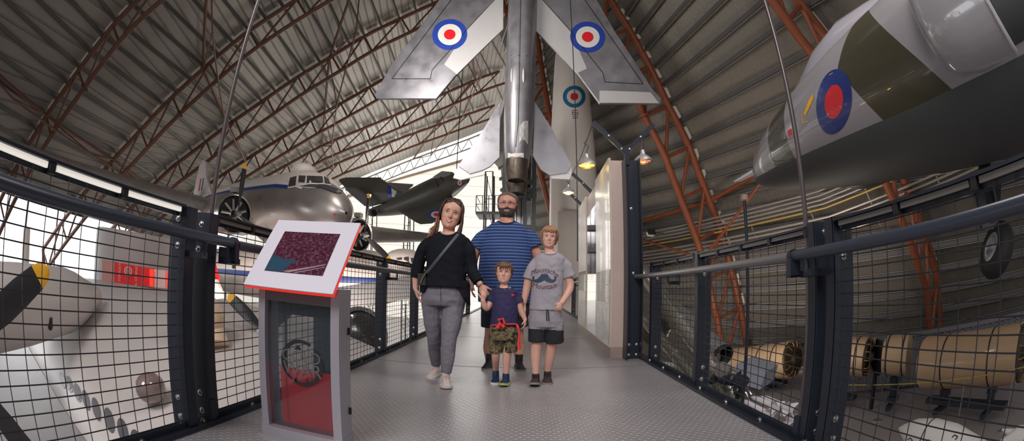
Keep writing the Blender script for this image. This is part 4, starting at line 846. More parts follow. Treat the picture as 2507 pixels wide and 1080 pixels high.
# ---- pale drum with red exhibition boards
t = thing('exhibition_drum', 'tall pale curved drum wall rising behind the left wing', 'wall', PD(325, 700, 17))
dc = PD(326, 640, 18.5); MB().use(mat('drum_plaster', (.52, .49, .48), .6, nscale=.5, namt=.06)).lathe((dc.x, dc.y, GZ), (0, 0, 1), [(0, 1.75), (5.6, 1.75)], 48).build('drum_wall', t, smooth=50)
mr = mat('board_red', (.50, .012, .018), .4, emit=(.9, .02, .02), estr=.18)
t = thing('exhibition_board', 'red exhibition boards with white lettering at the foot of the pale drum', 'display board', PD(330, 700, 15.2))
bq = lambda x, y: PD(x, y, 15.6)
MB().use(mr).plate([bq(283, 642), bq(376, 658), bq(376, 702), bq(283, 693)], (0, .1, 0)).build('red_board', t, smooth=None)
MB().use(mat('board_pink', (.62, .30, .28), .5)).plate([bq(252, 636), bq(281, 641), bq(281, 692), bq(252, 688)], (0, .1, 0)).build('pink_board', t, smooth=None)
MB().use(M_WHITE).plate([bq(379, 660), bq(406, 662), bq(406, 706), bq(379, 704)], (0, .1, 0)).build('white_board', t, smooth=None)
MB().use(mat('red_neon', (.9, .03, .02), .3, emit=(1, .03, .02), estr=1.3)).plate([PD(367, 659, 15.4), PD(375, 660, 15.4), PD(374, 702, 15.4), PD(367, 701, 15.4)], (0, .05, 0)).plate([PD(409, 664, 15.4), PD(415, 664, 15.4), PD(415, 707, 15.4), PD(409, 706, 15.4)], (0, .05, 0)).build('red_light', t, smooth=None)
mb = MB(); bx_ = (bq(376, 658)-bq(283, 642)); bx_.z = 0; bx_.normalize(); txt_n = bx_.cross(Vector((0, 0, 1)))
for x in (292, 333): add_text(mb, M_RWH, 'AL CONFLICTS', .115, PD(x, 672, 15.35), Vector((0, 0, 1)), -bx_)
add_text(mb, M_RWH, 'AL', .01, PD(x, 672, 15.35), Vector((0, 0, 1)), -bx_); mb.build('lettering', t, smooth=None, fix=False)
mb = MB(); c = PD(313, 664, 15.35)
for i in range(24):
    a, b_ = 2*PI*i/24, 2*PI*(i+1)/24; mb.use(mat('board_pale', (.75, .5, .48), .5)).add([c+bx_*(r*math.cos(q))+Vector((0, 0, r*math.sin(q))) for r, q in ((.10, a), (.15, a), (.15, b_), (.10, b_))], [(0, 1, 2, 3)])
for i in range(3): mb.add([c+bx_*(-.07+.05*i)+Vector((0, 0, -.06)), c+bx_*(-.04+.05*i)+Vector((0, 0, -.06)), c+bx_*(-.04+.05*i)+Vector((0, 0, .06)), c+bx_*(-.07+.05*i)+Vector((0, 0, .06))], [(0, 1, 2, 3)])
mb.build('round_emblem', t, smooth=None, fix=False)
t = thing('aircraft_fin', 'small cream tail fin standing at the left against the bright opening', 'tail fin', PD(60, 690, 14))
MB().use(M_DWH).plate([PD(*p, 14) for p in ((36, 690), (34, 665), (56, 660), (61, 560), (66, 556), (70, 562), (67, 668), (76, 672), (82, 690))], (0, .12, 0)).build('fin', t, smooth=None)
# ================================================================== exhibits on the right, beyond the fence
M_SEG = mat('missile_cream', (.52, .36, .22), .38, nscale=1.5, namt=.06, coat=.2)
def seg(label, pa, pb, r, bands, open_l=False, open_r=False, dark=False, stand=(0.25, .75)):
    t = thing('missile_section', label, 'missile section', (pa+pb)/2, 'cream missile sections on stands'); ax = pb-pa; L_ = ax.length; ax.normalize()
    MB().use(M_SEG).lathe(pa, ax, [(0, r*.97), (.02, r), (L_-.02, r), (L_, r*.97)], 36, True).build('casing', t)
    for b_ in bands: MB().use(M_DARKST).lathe(pa+ax*(L_*b_), ax, [(0, r*1.0), (.0, r*1.015), (.05, r*1.015), (.05, r)], 36, False).build('joint_band', t)
    for op, p, d in ((open_l, pa, -ax), (open_r, pb, ax)):
        if op:
            e = MB().use(mat('missile_end_dark', (.05, .035, .02), .5, .3)).lathe(p, d, [(0, r*.96), (.10, r*.9), (.12, r*.3), (.3, r*.25), (.3, .01)], 30).build('end_fitting', t)
            mb = MB().use(mat('copper_pipe', (.45, .22, .08), .35, .7)); x_, y_, d_ = frame(d)
            for k in range(14):
                a = 2*PI*k/14; q = p+d*.06+x_*(r*.93*math.cos(a))+y_*(r*.93*math.sin(a)); mb.tube([q, q+d*.14, q+d*.2-(x_*math.cos(a)+y_*math.sin(a))*r*.3], .02, 6)
            mb.build('pipework', e)
    gz = GZ; side = ax.cross(Vector((0, 0, 1))).normalized()
    for q in stand:
        c = pa+ax*(L_*q); s_ = thing('x', '', '') if False else None
        MB().use(M_DARKST).box((c.x, c.y, c.z-r-.12), (.30, .30, .22)).beam(Vector((c.x, c.y, c.z-r-.2)), Vector((c.x, c.y, gz+.3)), .22, .22).beam(Vector((c.x, c.y, gz+.25))-side*.7, Vector((c.x, c.y, gz+.25))+side*.7, .16, .16).build('cradle', t, smooth=None)
    MB().use(M_DARKST).beam(Vector((pa.x, pa.y, gz+.42))+ax*.3, Vector((pb.x, pb.y, gz+.42))-ax*.3, .5, .16).build('trolley', t, smooth=None)
    return t
seg('big cream missile section at the far right, resting on a grey trolley', PD(2268, 888, 16.2), PD(2500, 865, 14.8), .86, (.25, .72), open_r=True)
seg('short cream missile section with a dark band, just right of the ragged end plate', PD(2168, 872, 16.6), PD(2226, 868, 16.4), .70, (.15, .8), stand=(.5,))
seg('cream missile section with copper pipework and dark end plate right of the double post', PD(2035, 872, 17.2), PD(2122, 874, 16.8), .70, (.2, .75), open_r=True, stand=(.35,))
seg('cream missile section with an open dark end, left of the double post behind the box', PD(1800, 893, 21.8), PD(1938, 880, 19.8), .80, (.55, .8), open_r=True)
e = PD(2146, 876, 16.7); t = thing('end_plate', 'dark ragged round end plate beside the copper fitted missile section', 'plate', e); MB().use(M_BLACK).lathe(e, Vector((.9, -.4, 0)), [(0, .66), (.05, .66), (.06, .3), (.2, .2), (.2, .01)], 9).beam(e-Vector((0, 0, .5)), Vector((e.x, e.y, GZ)), .12, .12).build('plate', t, smooth=30)
# corrugated container behind
t = thing('shipping_container', 'grey corrugated steel container behind the cream missile sections', 'container', PD(2250, 900, 20)); M_CON = mat('container_grey', (.20, .20, .22), .5, .2)
ca, cb_ = PD(2040, 855, 18.7), PD(2580, 715, 22.0); ca.z = cb_.z = 0; cd_ = (cb_-ca).normalized(); cnn = cd_.cross(Vector((0, 0, 1))); Lc = (cb_-ca).length; ztop = -1.9; mb = MB().use(M_CON); pts = []
n_ = int(Lc/.36)
for i in range(n_):
    for f_, o_ in ((0, 0), (.30, 0), (.42, .06), (.88, .06)): p = ca+cd_*((i+f_)*.36)+cnn*(-o_); pts.append(p)
vs = [Vector((p.x, p.y, z)) for z in (GZ+.15, ztop) for p in pts]; m_ = len(pts); mb.add(vs, [(i, i+1, m_+i+1, m_+i) for i in range(m_-1)])
mb.build('corrugated_side', t, smooth=None); MB().use(M_CON).beam(Vector((ca.x, ca.y, ztop+.05)), Vector((cb_.x, cb_.y, ztop+.05)), .12, .16).build('top_rail', t, smooth=None)
back = -cnn*2.2 if cnn.dot(ca) < 0 else cnn*2.2
MB().use(M_CON).plate([Vector((p.x, p.y, ztop-.15)) for p in (ca, cb_, cb_+back, ca+back)], (0, 0, .05)).build('roof_panel', t, smooth=None)
# silver tubes lying diagonally
M_TUB = mat('tube_silver_green', (.40, .40, .35), .25, .8, nscale=1.5, namt=.3); tl = [((1556, 640), (1800, 985), 9.2, 6.9, .15, 'longest silver green tube running from the dark column down behind the middle post'), ((1636, 742), (1745, 880), 9.6, 7.9, .15, 'short silver green tube above the longest one, pointed end up'), ((1565, 770), (1760, 995), 8.8, 6.9, .105, 'slim silver tube under the longest one'), ((1570, 870), (1690, 985), 8.0, 6.9, .085, 'thinnest silver tube beside the kerb')]
for a, b_, d0, d1, r, l in tl:
    if not l: continue
    p, q = PD(*a, d0), PD(*b_, d1); t = thing('missile_tube', l, 'tube', p, 'silver tubes lying on the right'); ax = (q-p).normalized(); L_ = (q-p).length
    MB().use(M_TUB).lathe(p, ax, [(0, r*.15), (.25, r*.75), (.5, r*.95), (.9, r), (L_, r)], 24).build('tube_body', t); MB().use(M_GALV).lathe(p+ax*(L_*.5), ax, [(0, r), (0, r*1.06), (.06, r*1.06), (.06, r)], 24, False).build('clamp_band', t)
p, q = PD(1690, 800, 8.6), PD(1764, 868, 7.9); ax = (q-p).normalized(); t = thing('missile_tube', 'polished silver tube right of the middle post with an open black end', 'tube', p, 'silver tubes lying on the right')
MB().use(M_SILVER).lathe(p-ax*.9, ax, [(0, .20), ((q-p).length+.9, .20)], 28, False).build('tube_body', t); MB().use(M_BLACK).lathe(q, ax, [(-.3, .15), (0, .20), (.05, .21), (.10, .20), (0, .17), (-.2, .15)], 24, False).build('tube_mouth', t)
for (x, y, D, r, l) in ((1600, 800, 9.6, .30, 'dull green canister tucked behind the dark column'), (1590, 905, 7.4, .22, 'dark green engine part by the kerb near the dark column')):
    c = PD(x, y, D); t = thing('engine_part', l, 'engine part', c); MB().use(mat('drab_green', (.12, .125, .085), .4, .3, nscale=3, namt=.3)).lathe(c-Vector((.1, .1, r)), (.3, -.3, .9), [(0, r*.6), (r*.3, r), (r*1.4, r), (r*1.8, r*.5), (r*1.9, .02)], 20).build('canister', t)
    mb = MB().use(M_GALV)
    for k in range(8): a = 2*PI*k/8; mb.tube([c+Vector((r*math.cos(a)*.9, r*math.sin(a)*.9, -r*.5)), c+Vector((r*math.cos(a)*1.1, r*math.sin(a)*1.1, r*.2)), c+Vector((r*math.cos(a)*.7, r*math.sin(a)*.7, r*.7))], .025, 6)
    mb.build('pipework', t)
# small engine debris under the tubes
random.seed(3)
for i, (x, y, D) in enumerate(((1776, 905, 6.6), (1790, 930, 6.4), (1810, 950, 6.3), (1760, 920, 6.7))):
    c = PD(x, y, D); t = thing('engine_fitting', ['round chrome engine fitting at the tube end, nearest the post', 'dark engine fitting with pipes below the chrome one', 'lowest engine fitting next to the white models', 'small dark engine fitting left of the chrome one'][i], 'engine part', c)
    MB().use(M_GALV if i == 0 else M_DARKST).ball(c, .09, 12).lathe(c, (random.uniform(-1, 1), -.4, random.uniform(-1, 1)), [(-.18, .03), (-.1, .07), (.05, .07), (.12, .12), (.14, .12), (.15, .02)], 14).build('fitting', t)
    mb = MB().use(M_BOLT)
    for k in range(5): d = Vector((random.uniform(-1, 1), random.uniform(-1, 1), random.uniform(-1, 1))).normalized(); mb.tube([c, c+d*.13, c+d*.2+Vector((0, 0, -.08))], .014, 6)
    mb.build('pipes', t)
# pale display box and white models
cbx = PD(1850, 912, 9.0); Rb = Matrix.Rotation(.7, 3, 'Z') @ Matrix.Rotation(.25, 3, 'X'); t = thing('display_box', 'pale blue grey sloping display box behind the fence', 'display case', cbx)
MB().use(mat('box_blue_grey', (.34, .37, .45), .35)).box(cbx, (.80, .62, .34), Rb).build('lid', t, smooth=None)
MB().use(mat('box_leg', (.16, .13, .14), .5)).beam(cbx-Vector((0, 0, .15)), Vector((cbx.x, cbx.y, GZ)), .3, .3).build('pedestal', t, smooth=None)
ml = ['white model missile, uppermost, beside the hanging rod', 'long white model missile pointing left, nearest the display box', 'white model missile with small dark fins, middle of the heap', 'white model missile lying along the kerb, lowest', 'short white model missile with a pink nozzle', 'white model missile crossing the others, right of the heap']
mo = [((1838, 972), (1905, 1000)), ((1815, 980), (1890, 1020)), ((1830, 1020), (1915, 1050)), ((1850, 1040), (1940, 1075)), ((1900, 1010), (1945, 1030)), ((1862, 970), (1938, 1004))]
for (a, b_), l in zip(mo, ml):
    p, q = PD(*a, 6.2), PD(*b_, 5.8); ax = (q-p).normalized(); L_ = (q-p).length; t = thing('model_missile', l, 'model', p, 'white model missiles beside the kerb'); M_MW = mat('model_white', (.66, .63, .66), .35)
    MB().use(M_MW).lathe(p, ax, [(0, .004), (.06, .03), (.14, .042), (L_*.9, .045), (L_, .035)], 16).build('body', t); x_, y_, d_ = frame(ax)
    for k in range(4):
        r_ = x_*math.cos(k*PI/2+.5)+y_*math.sin(k*PI/2+.5); MB().use(M_MW).plate([q-ax*.16+r_*.03, q-ax*.03+r_*.13, q+r_*.13, q+r_*.03], ax.cross(r_)*.008).build('fin', t, smooth=None)
a = thing('white_bomb', 'white bomb shaped store with black markings at the bottom right', 'bomb', PD(2300, 1070, 8.5)); p, q = PD(2200, 1048, 8.6), PD(2440, 1120, 7.6); ax = (q-p).normalized()
bb = MB().use(M_WHITE).lathe(p, ax, [(0, .01), (.12, .10), (.4, .25), (.8, .33), (1.3, .33), (2.0, .2)], 30).build('casing', a); MB().use(M_BLACK).lathe(p+ax*.78, ax, [(0, .333), (0, .337), (.02, .337), (.02, .333)], 30, False).build('seam_band', a)
tb_ = bvh_of([bb]); mb = MB(); pxline(mb, tb_, [(2330, 1072), (2336, 1066), (2344, 1070), (2338, 1078)], 2.5); pxline(mb, tb_, [(2222, 1076), (2230, 1072), (2234, 1080)], 2); pxline(mb, tb_, [(2262, 1078), (2275, 1077)], 2); mb.build('stencil_marking', a, smooth=None, fix=False)
a = thing('white_store', 'second white store with a small red tail at the bottom right corner', 'bomb', PD(2480, 1060, 8)); MB().use(M_WHITE).tube([PD(2440, 1088, 7.6), PD(2490, 1068, 7.6), PD(2540, 1075, 7.6)], [.03, .16, .2], 16).build('casing', a)
MB().use(M_WHITE).tube([PD(2452, 1052, 8.4), PD(2470, 1058, 8.4), PD(2492, 1062, 8.4)], [.02, .06, .07], 12).build('tail_boom', a)
# barrier rope and stanchions on the hall floor
t = thing('barrier_rope', 'thin yellow barrier rope in front of the cream missile sections', 'rope', PD(2200, 940, 14.5))
sp_ = [(2040, 942, 16.6), (2120, 943, 15.8), (2200, 941, 15.2), (2300, 934, 14.6), (2400, 921, 14.2), (2480, 905, 13.9), (2560, 885, 13.6)]
MB().use(mat('rope_yellow', (.50, .40, .08), .6)).tube([PD(*q) for q in sp_], .016, 6).build('rope', t)
for x, y, D, l in ((2482, 906, 13.9, 'slim floor stanchion at the far right holding the yellow rope'), (2160, 942, 15.5, 'slim floor stanchion in the middle of the yellow rope'), (2362, 926, 14.35, 'slim floor stanchion in front of the grey trolley')):
    c = PD(x, y, D); t = thing('stanchion', l, 'stanchion', (c.x, c.y, GZ), 'stanchions of the yellow rope'); MB().use(M_GALV).lathe((c.x, c.y, GZ), (0, 0, 1), [(0, .18), (.03, .17), (.04, .02), (c.z-GZ, .02), (c.z-GZ+.03, .01)], 16).build('post', t)
# conduits along the right wall
lt = ['uppermost', 'second', 'third', 'fourth', 'yellowish fifth', 'sixth', 'seventh', 'eighth', 'ninth', 'lowest']
M_CONR = mat('conduit_grey', (.42, .38, .35), .35, .5); M_CONY = mat('conduit_yellow', (.50, .36, .10), .4, .3)
pth = [(30, 1.0), (20.7, 1.25), (14.8, 1.5), (8.6, 1.85), (3.5, 2.6), (-1.5, 3.3)]
def wallu(v, z):
    for (v0, t0), (v1, t1) in zip(TRR[:-1], TRR[1:]):
        if v0 <= v <= v1: return polyat(t0, z)+(polyat(t1, z)-polyat(t0, z))*(v-v0)/(v1-v0)
    return polyat(TRR[-1][1], z)
for i in range(10):
    zo = (1.05-.17*i if i < 5 else .95-.19*i)*.75
    pts = [ptR(v, z+zo, wallu(v, z+zo)-.42) for v, z in pth]
    o = MB().use(M_CONY if i == 4 else M_CONR).tube(pts, .045 if i < 5 else .055, 8).build('conduit'); tag(o, lt[i]+' of the ten parallel conduits along the right wall', 'conduit', 'conduits along the right wall')
for i, v in enumerate((1.5, 4.5, 7, 9.2, 11.6, 14, 17.5)):
    z = polyat([(-a_, b_) for a_, b_ in pth], -v); mb = MB().use(M_GALV)
    o = mb.beam(ptR(v, z+.95, wallu(v, z+.95)-.34), ptR(v, z-.75, wallu(v, z-.75)-.34), .07, .05).build('conduit_bracket', smooth=None)
    tag(o, 'upright strut holding the conduits on the right wall, %s from the near end' % ['first', 'second', 'third', 'fourth', 'fifth', 'sixth', 'seventh'][i], 'bracket', 'struts of the wall conduits')
# pole with a capped sensor and the wall floodlight
c = PD(1821, 483, 6.0); t = thing('sensor_pole', 'dark pole with a round brownish cap standing before the right wall', 'pole', (c.x, c.y, GZ))
MB().use(M_DARKST).tube([(c.x, c.y, GZ), (c.x, c.y, c.z-.05)], .022, 10).build('pole', t); MB().use(mat('sensor_cap', (.30, .20, .17), .5)).lathe(c-Vector((0, 0, .04)), (0, 0, 1), [(0, .03), (0, .055), (.07, .055), (.075, .01)], 20).build('cap', t)
c = PD(1592, 570, 13.5); t = thing('floodlight', 'small black floodlight mounted low on the right wall beside the dark column', 'floodlight', c); MB().use(M_BLACK).box(c, (.30, .12, .2), Matrix.Rotation(.4, 3, 'Z') @ Matrix.Rotation(-.5, 3, 'X')).build('housing', t, smooth=None); MB().use(mat('lens', (.5, .48, .45), .2)).box(c+Vector((-.03, -.05, -.05)), (.22, .06, .12), Matrix.Rotation(.4, 3, 'Z') @ Matrix.Rotation(-.5, 3, 'X')).build('lens', t, smooth=None)
MB().use(M_BLACK).tube([c, c+Vector((.5, .3, 0))], .03, 6).build('bracket', t)
# ---- steel lift tower behind the man
t = thing('lift_tower', 'dark steel framed lift tower with grey panels behind the man', 'tower', (0, 19, GZ)); M_TS = mat('tower_steel', (.045, .05, .055), .45)
xa, xb = PY(1226, 560, 19).x, PY(1312, 560, 19).x; ztp = PY(1260, 440, 19).z+3.2
for x in (xa+.1, xb-.1, (xa+xb)/2+.25):
    for y in (19, 20.6): MB().use(M_TS).box((x, y, (GZ+ztp)/2), (.16, .16, ztp-GZ)).build('post', t, smooth=None)
for py in (446, 467, 480, 556, 610): z = PY(1260, py, 19).z; MB().use(M_TS).box(((xa+xb)/2, 19, z), (xb-xa, .12, .2)).build('cross_beam', t, smooth=None)
pn = mat('tower_panel', (.24, .23, .24), .15, .5, nscale=2, namt=.3, coat=.3)
for i in range(5): x = lerp(xa+.25, xb-.25, (i+.5)/5); MB().use(pn).box((x, 19.3, PY(1260, 520, 19).z), ((xb-xa)/6.5, .05, 5.2)).build('panel', t, smooth=None)
# ---- lattice access platforms in front of the end wall
def lattice(label, x0, x1, ytop, ybot, Y, plat=None):
    t = thing('access_tower', label, 'access tower', PY((x0+x1)/2, ybot, Y), 'lattice access towers'); M = M_TS
    A0, A1, B0, B1 = PY(x0+6, ytop, Y), PY(x1-6, ytop, Y), PY(x0, ybot, Y), PY(x1, ybot, Y); B0.z = B1.z = GZ
    for dy in (0, 1.2):
        for a_, b_ in ((A0, B0), (A1, B1)): MB().use(M).tube([a_+Vector((0, dy, 0)), b_+Vector((0, dy, 0))], .045, 6).build('leg', t)
    mb = MB().use(M); n = 7
    for i in range(n):
        p, q = lerp(A0, B0, i/n), lerp(A1, B1, i/n); mb.tube([p, q], .025, 5); mb.tube([p, lerp(A1, B1, (i+1)/n)], .018, 5)
    mb.build('lattice_bracing', t)
    if plat:
        (xl, xr, yf) = plat; p, q = PY(xl, yf, Y-.5), PY(xr, yf, Y-.5)
        MB().use(M).plate([p, q, q+Vector((0, 2.2, 0)), p+Vector((0, 2.2, 0))], (0, 0, .16)).build('platform', t, smooth=None)
        mb = MB().use(M)
        for h in (.5, 1.0): mb.tube([p+Vector((0, 2.2, h)), p+Vector((0, 0, h)), q+Vector((0, 0, h)), q+Vector((0, 2.2, h))], .025, 5)
        for i in range(5): mb.tube([lerp(p, q, i/4), lerp(p, q, i/4)+Vector((0, 0, 1))], .025, 5)
        mb.build('guard_rail', t)
lattice('lattice tower with a railed platform left of the man', 1182, 1212, 420, 560, 26, (1164, 1226, 521))
lattice('thin lattice tower beside the grey wing tip, left of the woman', 986, 1010, 505, 640, 34)
lattice('thin lattice tower under the tail of the distant jet', 896, 918, 505, 640, 38)
# ================================================================== people
def skin_mat(name, col):
    m = mat(name, col, .48, nscale=14, namt=.06); N, L, b = nodes(m); b.inputs['Subsurface Weight'].default_value = .12; b.inputs['Subsurface Radius'].default_value = (.02, .008, .004); b.inputs['Subsurface Scale'].default_value = .5; return m
def remesh(mb, vox, smooth=2, fn=None):
    me0 = mb.mesh('tmp'); bm = bmesh.new(); bm.from_mesh(me0); bmesh.ops.recalc_face_normals(bm, faces=bm.faces); bm.to_mesh(me0); bm.free()
    o = bpy.data.objects.new('tmp', me0); COL.objects.link(o)
    r = o.modifiers.new('r', 'REMESH'); r.mode = 'VOXEL'; r.voxel_size = vox
    if smooth: s = o.modifiers.new('s', 'SMOOTH'); s.factor = .5; s.iterations = smooth
    bpy.context.view_layer.update(); dg = bpy.context.evaluated_depsgraph_get()
    me = bpy.data.meshes.new_from_object(o.evaluated_get(dg)); bpy.data.objects.remove(o); bpy.data.meshes.remove(me0)
    if fn:
        for v in me.vertices: v.co = fn(v.co)
    me.shade_smooth(); return me
def cloth(mb, name, par, m, vox=.009, smooth=4, fold=.004, fs=9.0, matfn=None, mats=None, seed=0, cut=None):
    def f(co):
        n = noise.noise(Vector((co.x*fs+seed, co.y*fs, co.z*fs*.8))) + .5*noise.noise(co*fs*2.2)
        c = Vector((0, -1, 0)); return co + Vector((n*.3, -n, 0))*fold
    me = remesh(mb, vox, smooth, f); me.materials.clear(); pre = BVHTree.FromPolygons([v.co.copy() for v in me.vertices], [tuple(p.vertices) for p in me.polygons])
    if cut:
        bm = bmesh.new(); bm.from_mesh(me); bmesh.ops.delete(bm, geom=[q for q in bm.faces if cut(q.calc_center_median())], context='FACES'); bm.to_mesh(me); bm.free()
    for q in (mats or [m]): me.materials.append(q)
    if matfn: me.polygons.foreach_set('material_index', [matfn(p.center) for p in me.polygons])
    else: me.polygons.foreach_set('material_index', [0]*len(me.polygons))
    me.name = name; o = link(name, me, par); CLOTH[name] = pre; return o
CLOTH = {}
def scoop(C, w, h, Yc):
    return lambda p: p.y < Yc and ((p.x-C.x)/w)**2+((p.z-C.z)/h)**2 < 1
def collar(par, name, m, tree, C, w, h, r, up=.0):
    pts = []
    for i in range(25):
        a = PI*(1.0+i/24); q = C+Vector((w*1.02*math.cos(a), -.6, h*1.02*math.sin(a)+up)); hit = tree.ray_cast(q, Vector((0, 1, 0)))
        if hit[0] is not None: pts.append(hit[0]-Vector((0, .002, 0)))
    return MB().use(m).tube(pts, r, 6).build(name, par)
def rings(mb, rows, n=28, yaw=0, p=2.3):            # rows: (centre, half width, half depth)
    out = []
    for c, hw, hd in rows:
        rg = []
        for k in range(n):
            a = 2*PI*k/n; x = abs(math.cos(a))**(2/p)*math.copysign(hw, math.cos(a)); y = abs(math.sin(a))**(2/p)*math.copysign(hd, math.sin(a))
            rg.append(Vector(c)+Vector((x*math.cos(yaw)-y*math.sin(yaw), x*math.sin(yaw)+y*math.cos(yaw), 0)))
        out.append(rg)
    mb.loft(out); return mb
def limb(mb, pts, rs, n=14, hem=False):                        # tapered chain with rounded joints
    P = [Vector(p) for p in pts]
    fine = []; fr = []
    for i in range(len(P)-1):
        p0 = P[max(i-1, 0)]; p1 = P[i]; p2 = P[i+1]; p3 = P[min(i+2, len(P)-1)]
        for q in range(4):
            t = q/4; fine.append(.5*((2*p1)+(p2-p0)*t+(2*p0-5*p1+4*p2-p3)*t*t+(3*p1-p0-3*p2+p3)*t**3)*1.0); fr.append(rs[i]+(rs[i+1]-rs[i])*(t*t*(3-2*t)))
    fine.append(P[-1]); fr.append(rs[-1]); mb.tube(fine, fr, n); mb.ball(P[0], rs[0], n)
    if not hem: mb.ball(P[-1], rs[-1], n)
    return mb
def hand(mb, W, d, nrm, th, size, curl=.5, spread=.12, grip=0):
    d = Vector(d).normalized(); nrm = Vector(nrm); nrm = (nrm-d*nrm.dot(d)).normalized(); t = Vector(th); t = (t-d*t.dot(d)-nrm*t.dot(nrm)).normalized(); s = size/.18; W = Vector(W)
    K = W+d*(.082*s); o = []
    for q, w, h in ((0, .024, .019), (.3, .032, .018), (.7, .041, .016), (1, .042, .013)):
        c = lerp(W, K, q); o.append([c + t*(w*s*math.cos(2*PI*k/14)) + nrm*(h*s*math.sin(2*PI*k/14)) for k in range(14)])
    mb.loft(o); mb.ball(K, .013*s, 8)
    for i, (ofs, ln, r) in enumerate(((.031, .070, .0086), (.0105, .078, .0088), (-.0105, .073, .0084), (-.031, .058, .0074))):
        b = K+t*(ofs*s)-d*(.006*s if i in (0, 3) else 0); dd = (d+t*(ofs*spread*20)).normalized(); a = curl*(.75+.12*i); pts = [b-d*.012*s, b]; 
        for f_, ba in ((.45, a*.75), (.31, a), (.24, a*.75)):
            dd = (dd*math.cos(ba)+nrm*math.sin(ba)).normalized(); pts.append(pts[-1]+dd*(ln*f_*s))
        mb.tube(pts, [r*s, r*s*1.05, r*s, r*s*.92, r*s*.72], 8); mb.ball(pts[-1], r*s*.74, 8)
    b = W+d*(.022*s)+t*(.022*s); dd = (t*.75+d*.65+nrm*.25).normalized(); pts = [b-dd*.012*s, b, b+dd*.036*s]; dd = (dd*.75+d*.45+nrm*.35*curl).normalized(); pts.append(pts[-1]+dd*.028*s); pts.append(pts[-1]+(dd+nrm*.3*curl).normalized()*.020*s)
    mb.tube(pts, [.012*s, .0135*s, .0108*s, .0098*s, .0076*s], 9); mb.ball(pts[-1], .0078*s, 8)
HT = [(-.50, .10, .27, .06), (-.47, .165, .325, -.02), (-.40, .222, .352, -.12), (-.30, .262, .352, -.22), (-.20, .29, .347, -.30), (-.10, .312, .342, -.36), (0, .327, .337, -.40), (.10, .334, .358, -.42), (.20, .332, .355, -.43), (.30, .31, .318, -.41), (.39, .255, .245, -.345), (.46, .17, .14, -.23), (.50, .05, .02, -.08)]
def hprof(z):
    z = max(-.5, min(.5, z))
    for a, b in zip(HT[:-1], HT[1:]):
        if z <= b[0]: t = (z-a[0])/(b[0]-a[0]); return [a[i]+(b[i]-a[i])*t for i in (1, 2, 3)]
def hsurf(a, z, k=1.0, wide=1.0):                   # a = 0 to the image right, 90 degrees = face front
    w, yf, yb = hprof(z); c = (yf+yb)/2; dp = (yf-yb)/2; p = 2.25
    x = abs(math.cos(a))**(2/p)*math.copysign(w, math.cos(a))*wide; y = abs(math.sin(a))**(2/p)*math.copysign(dp, math.sin(a)); return Vector((x*k, c+y*k, z*k if z > 0 else z))
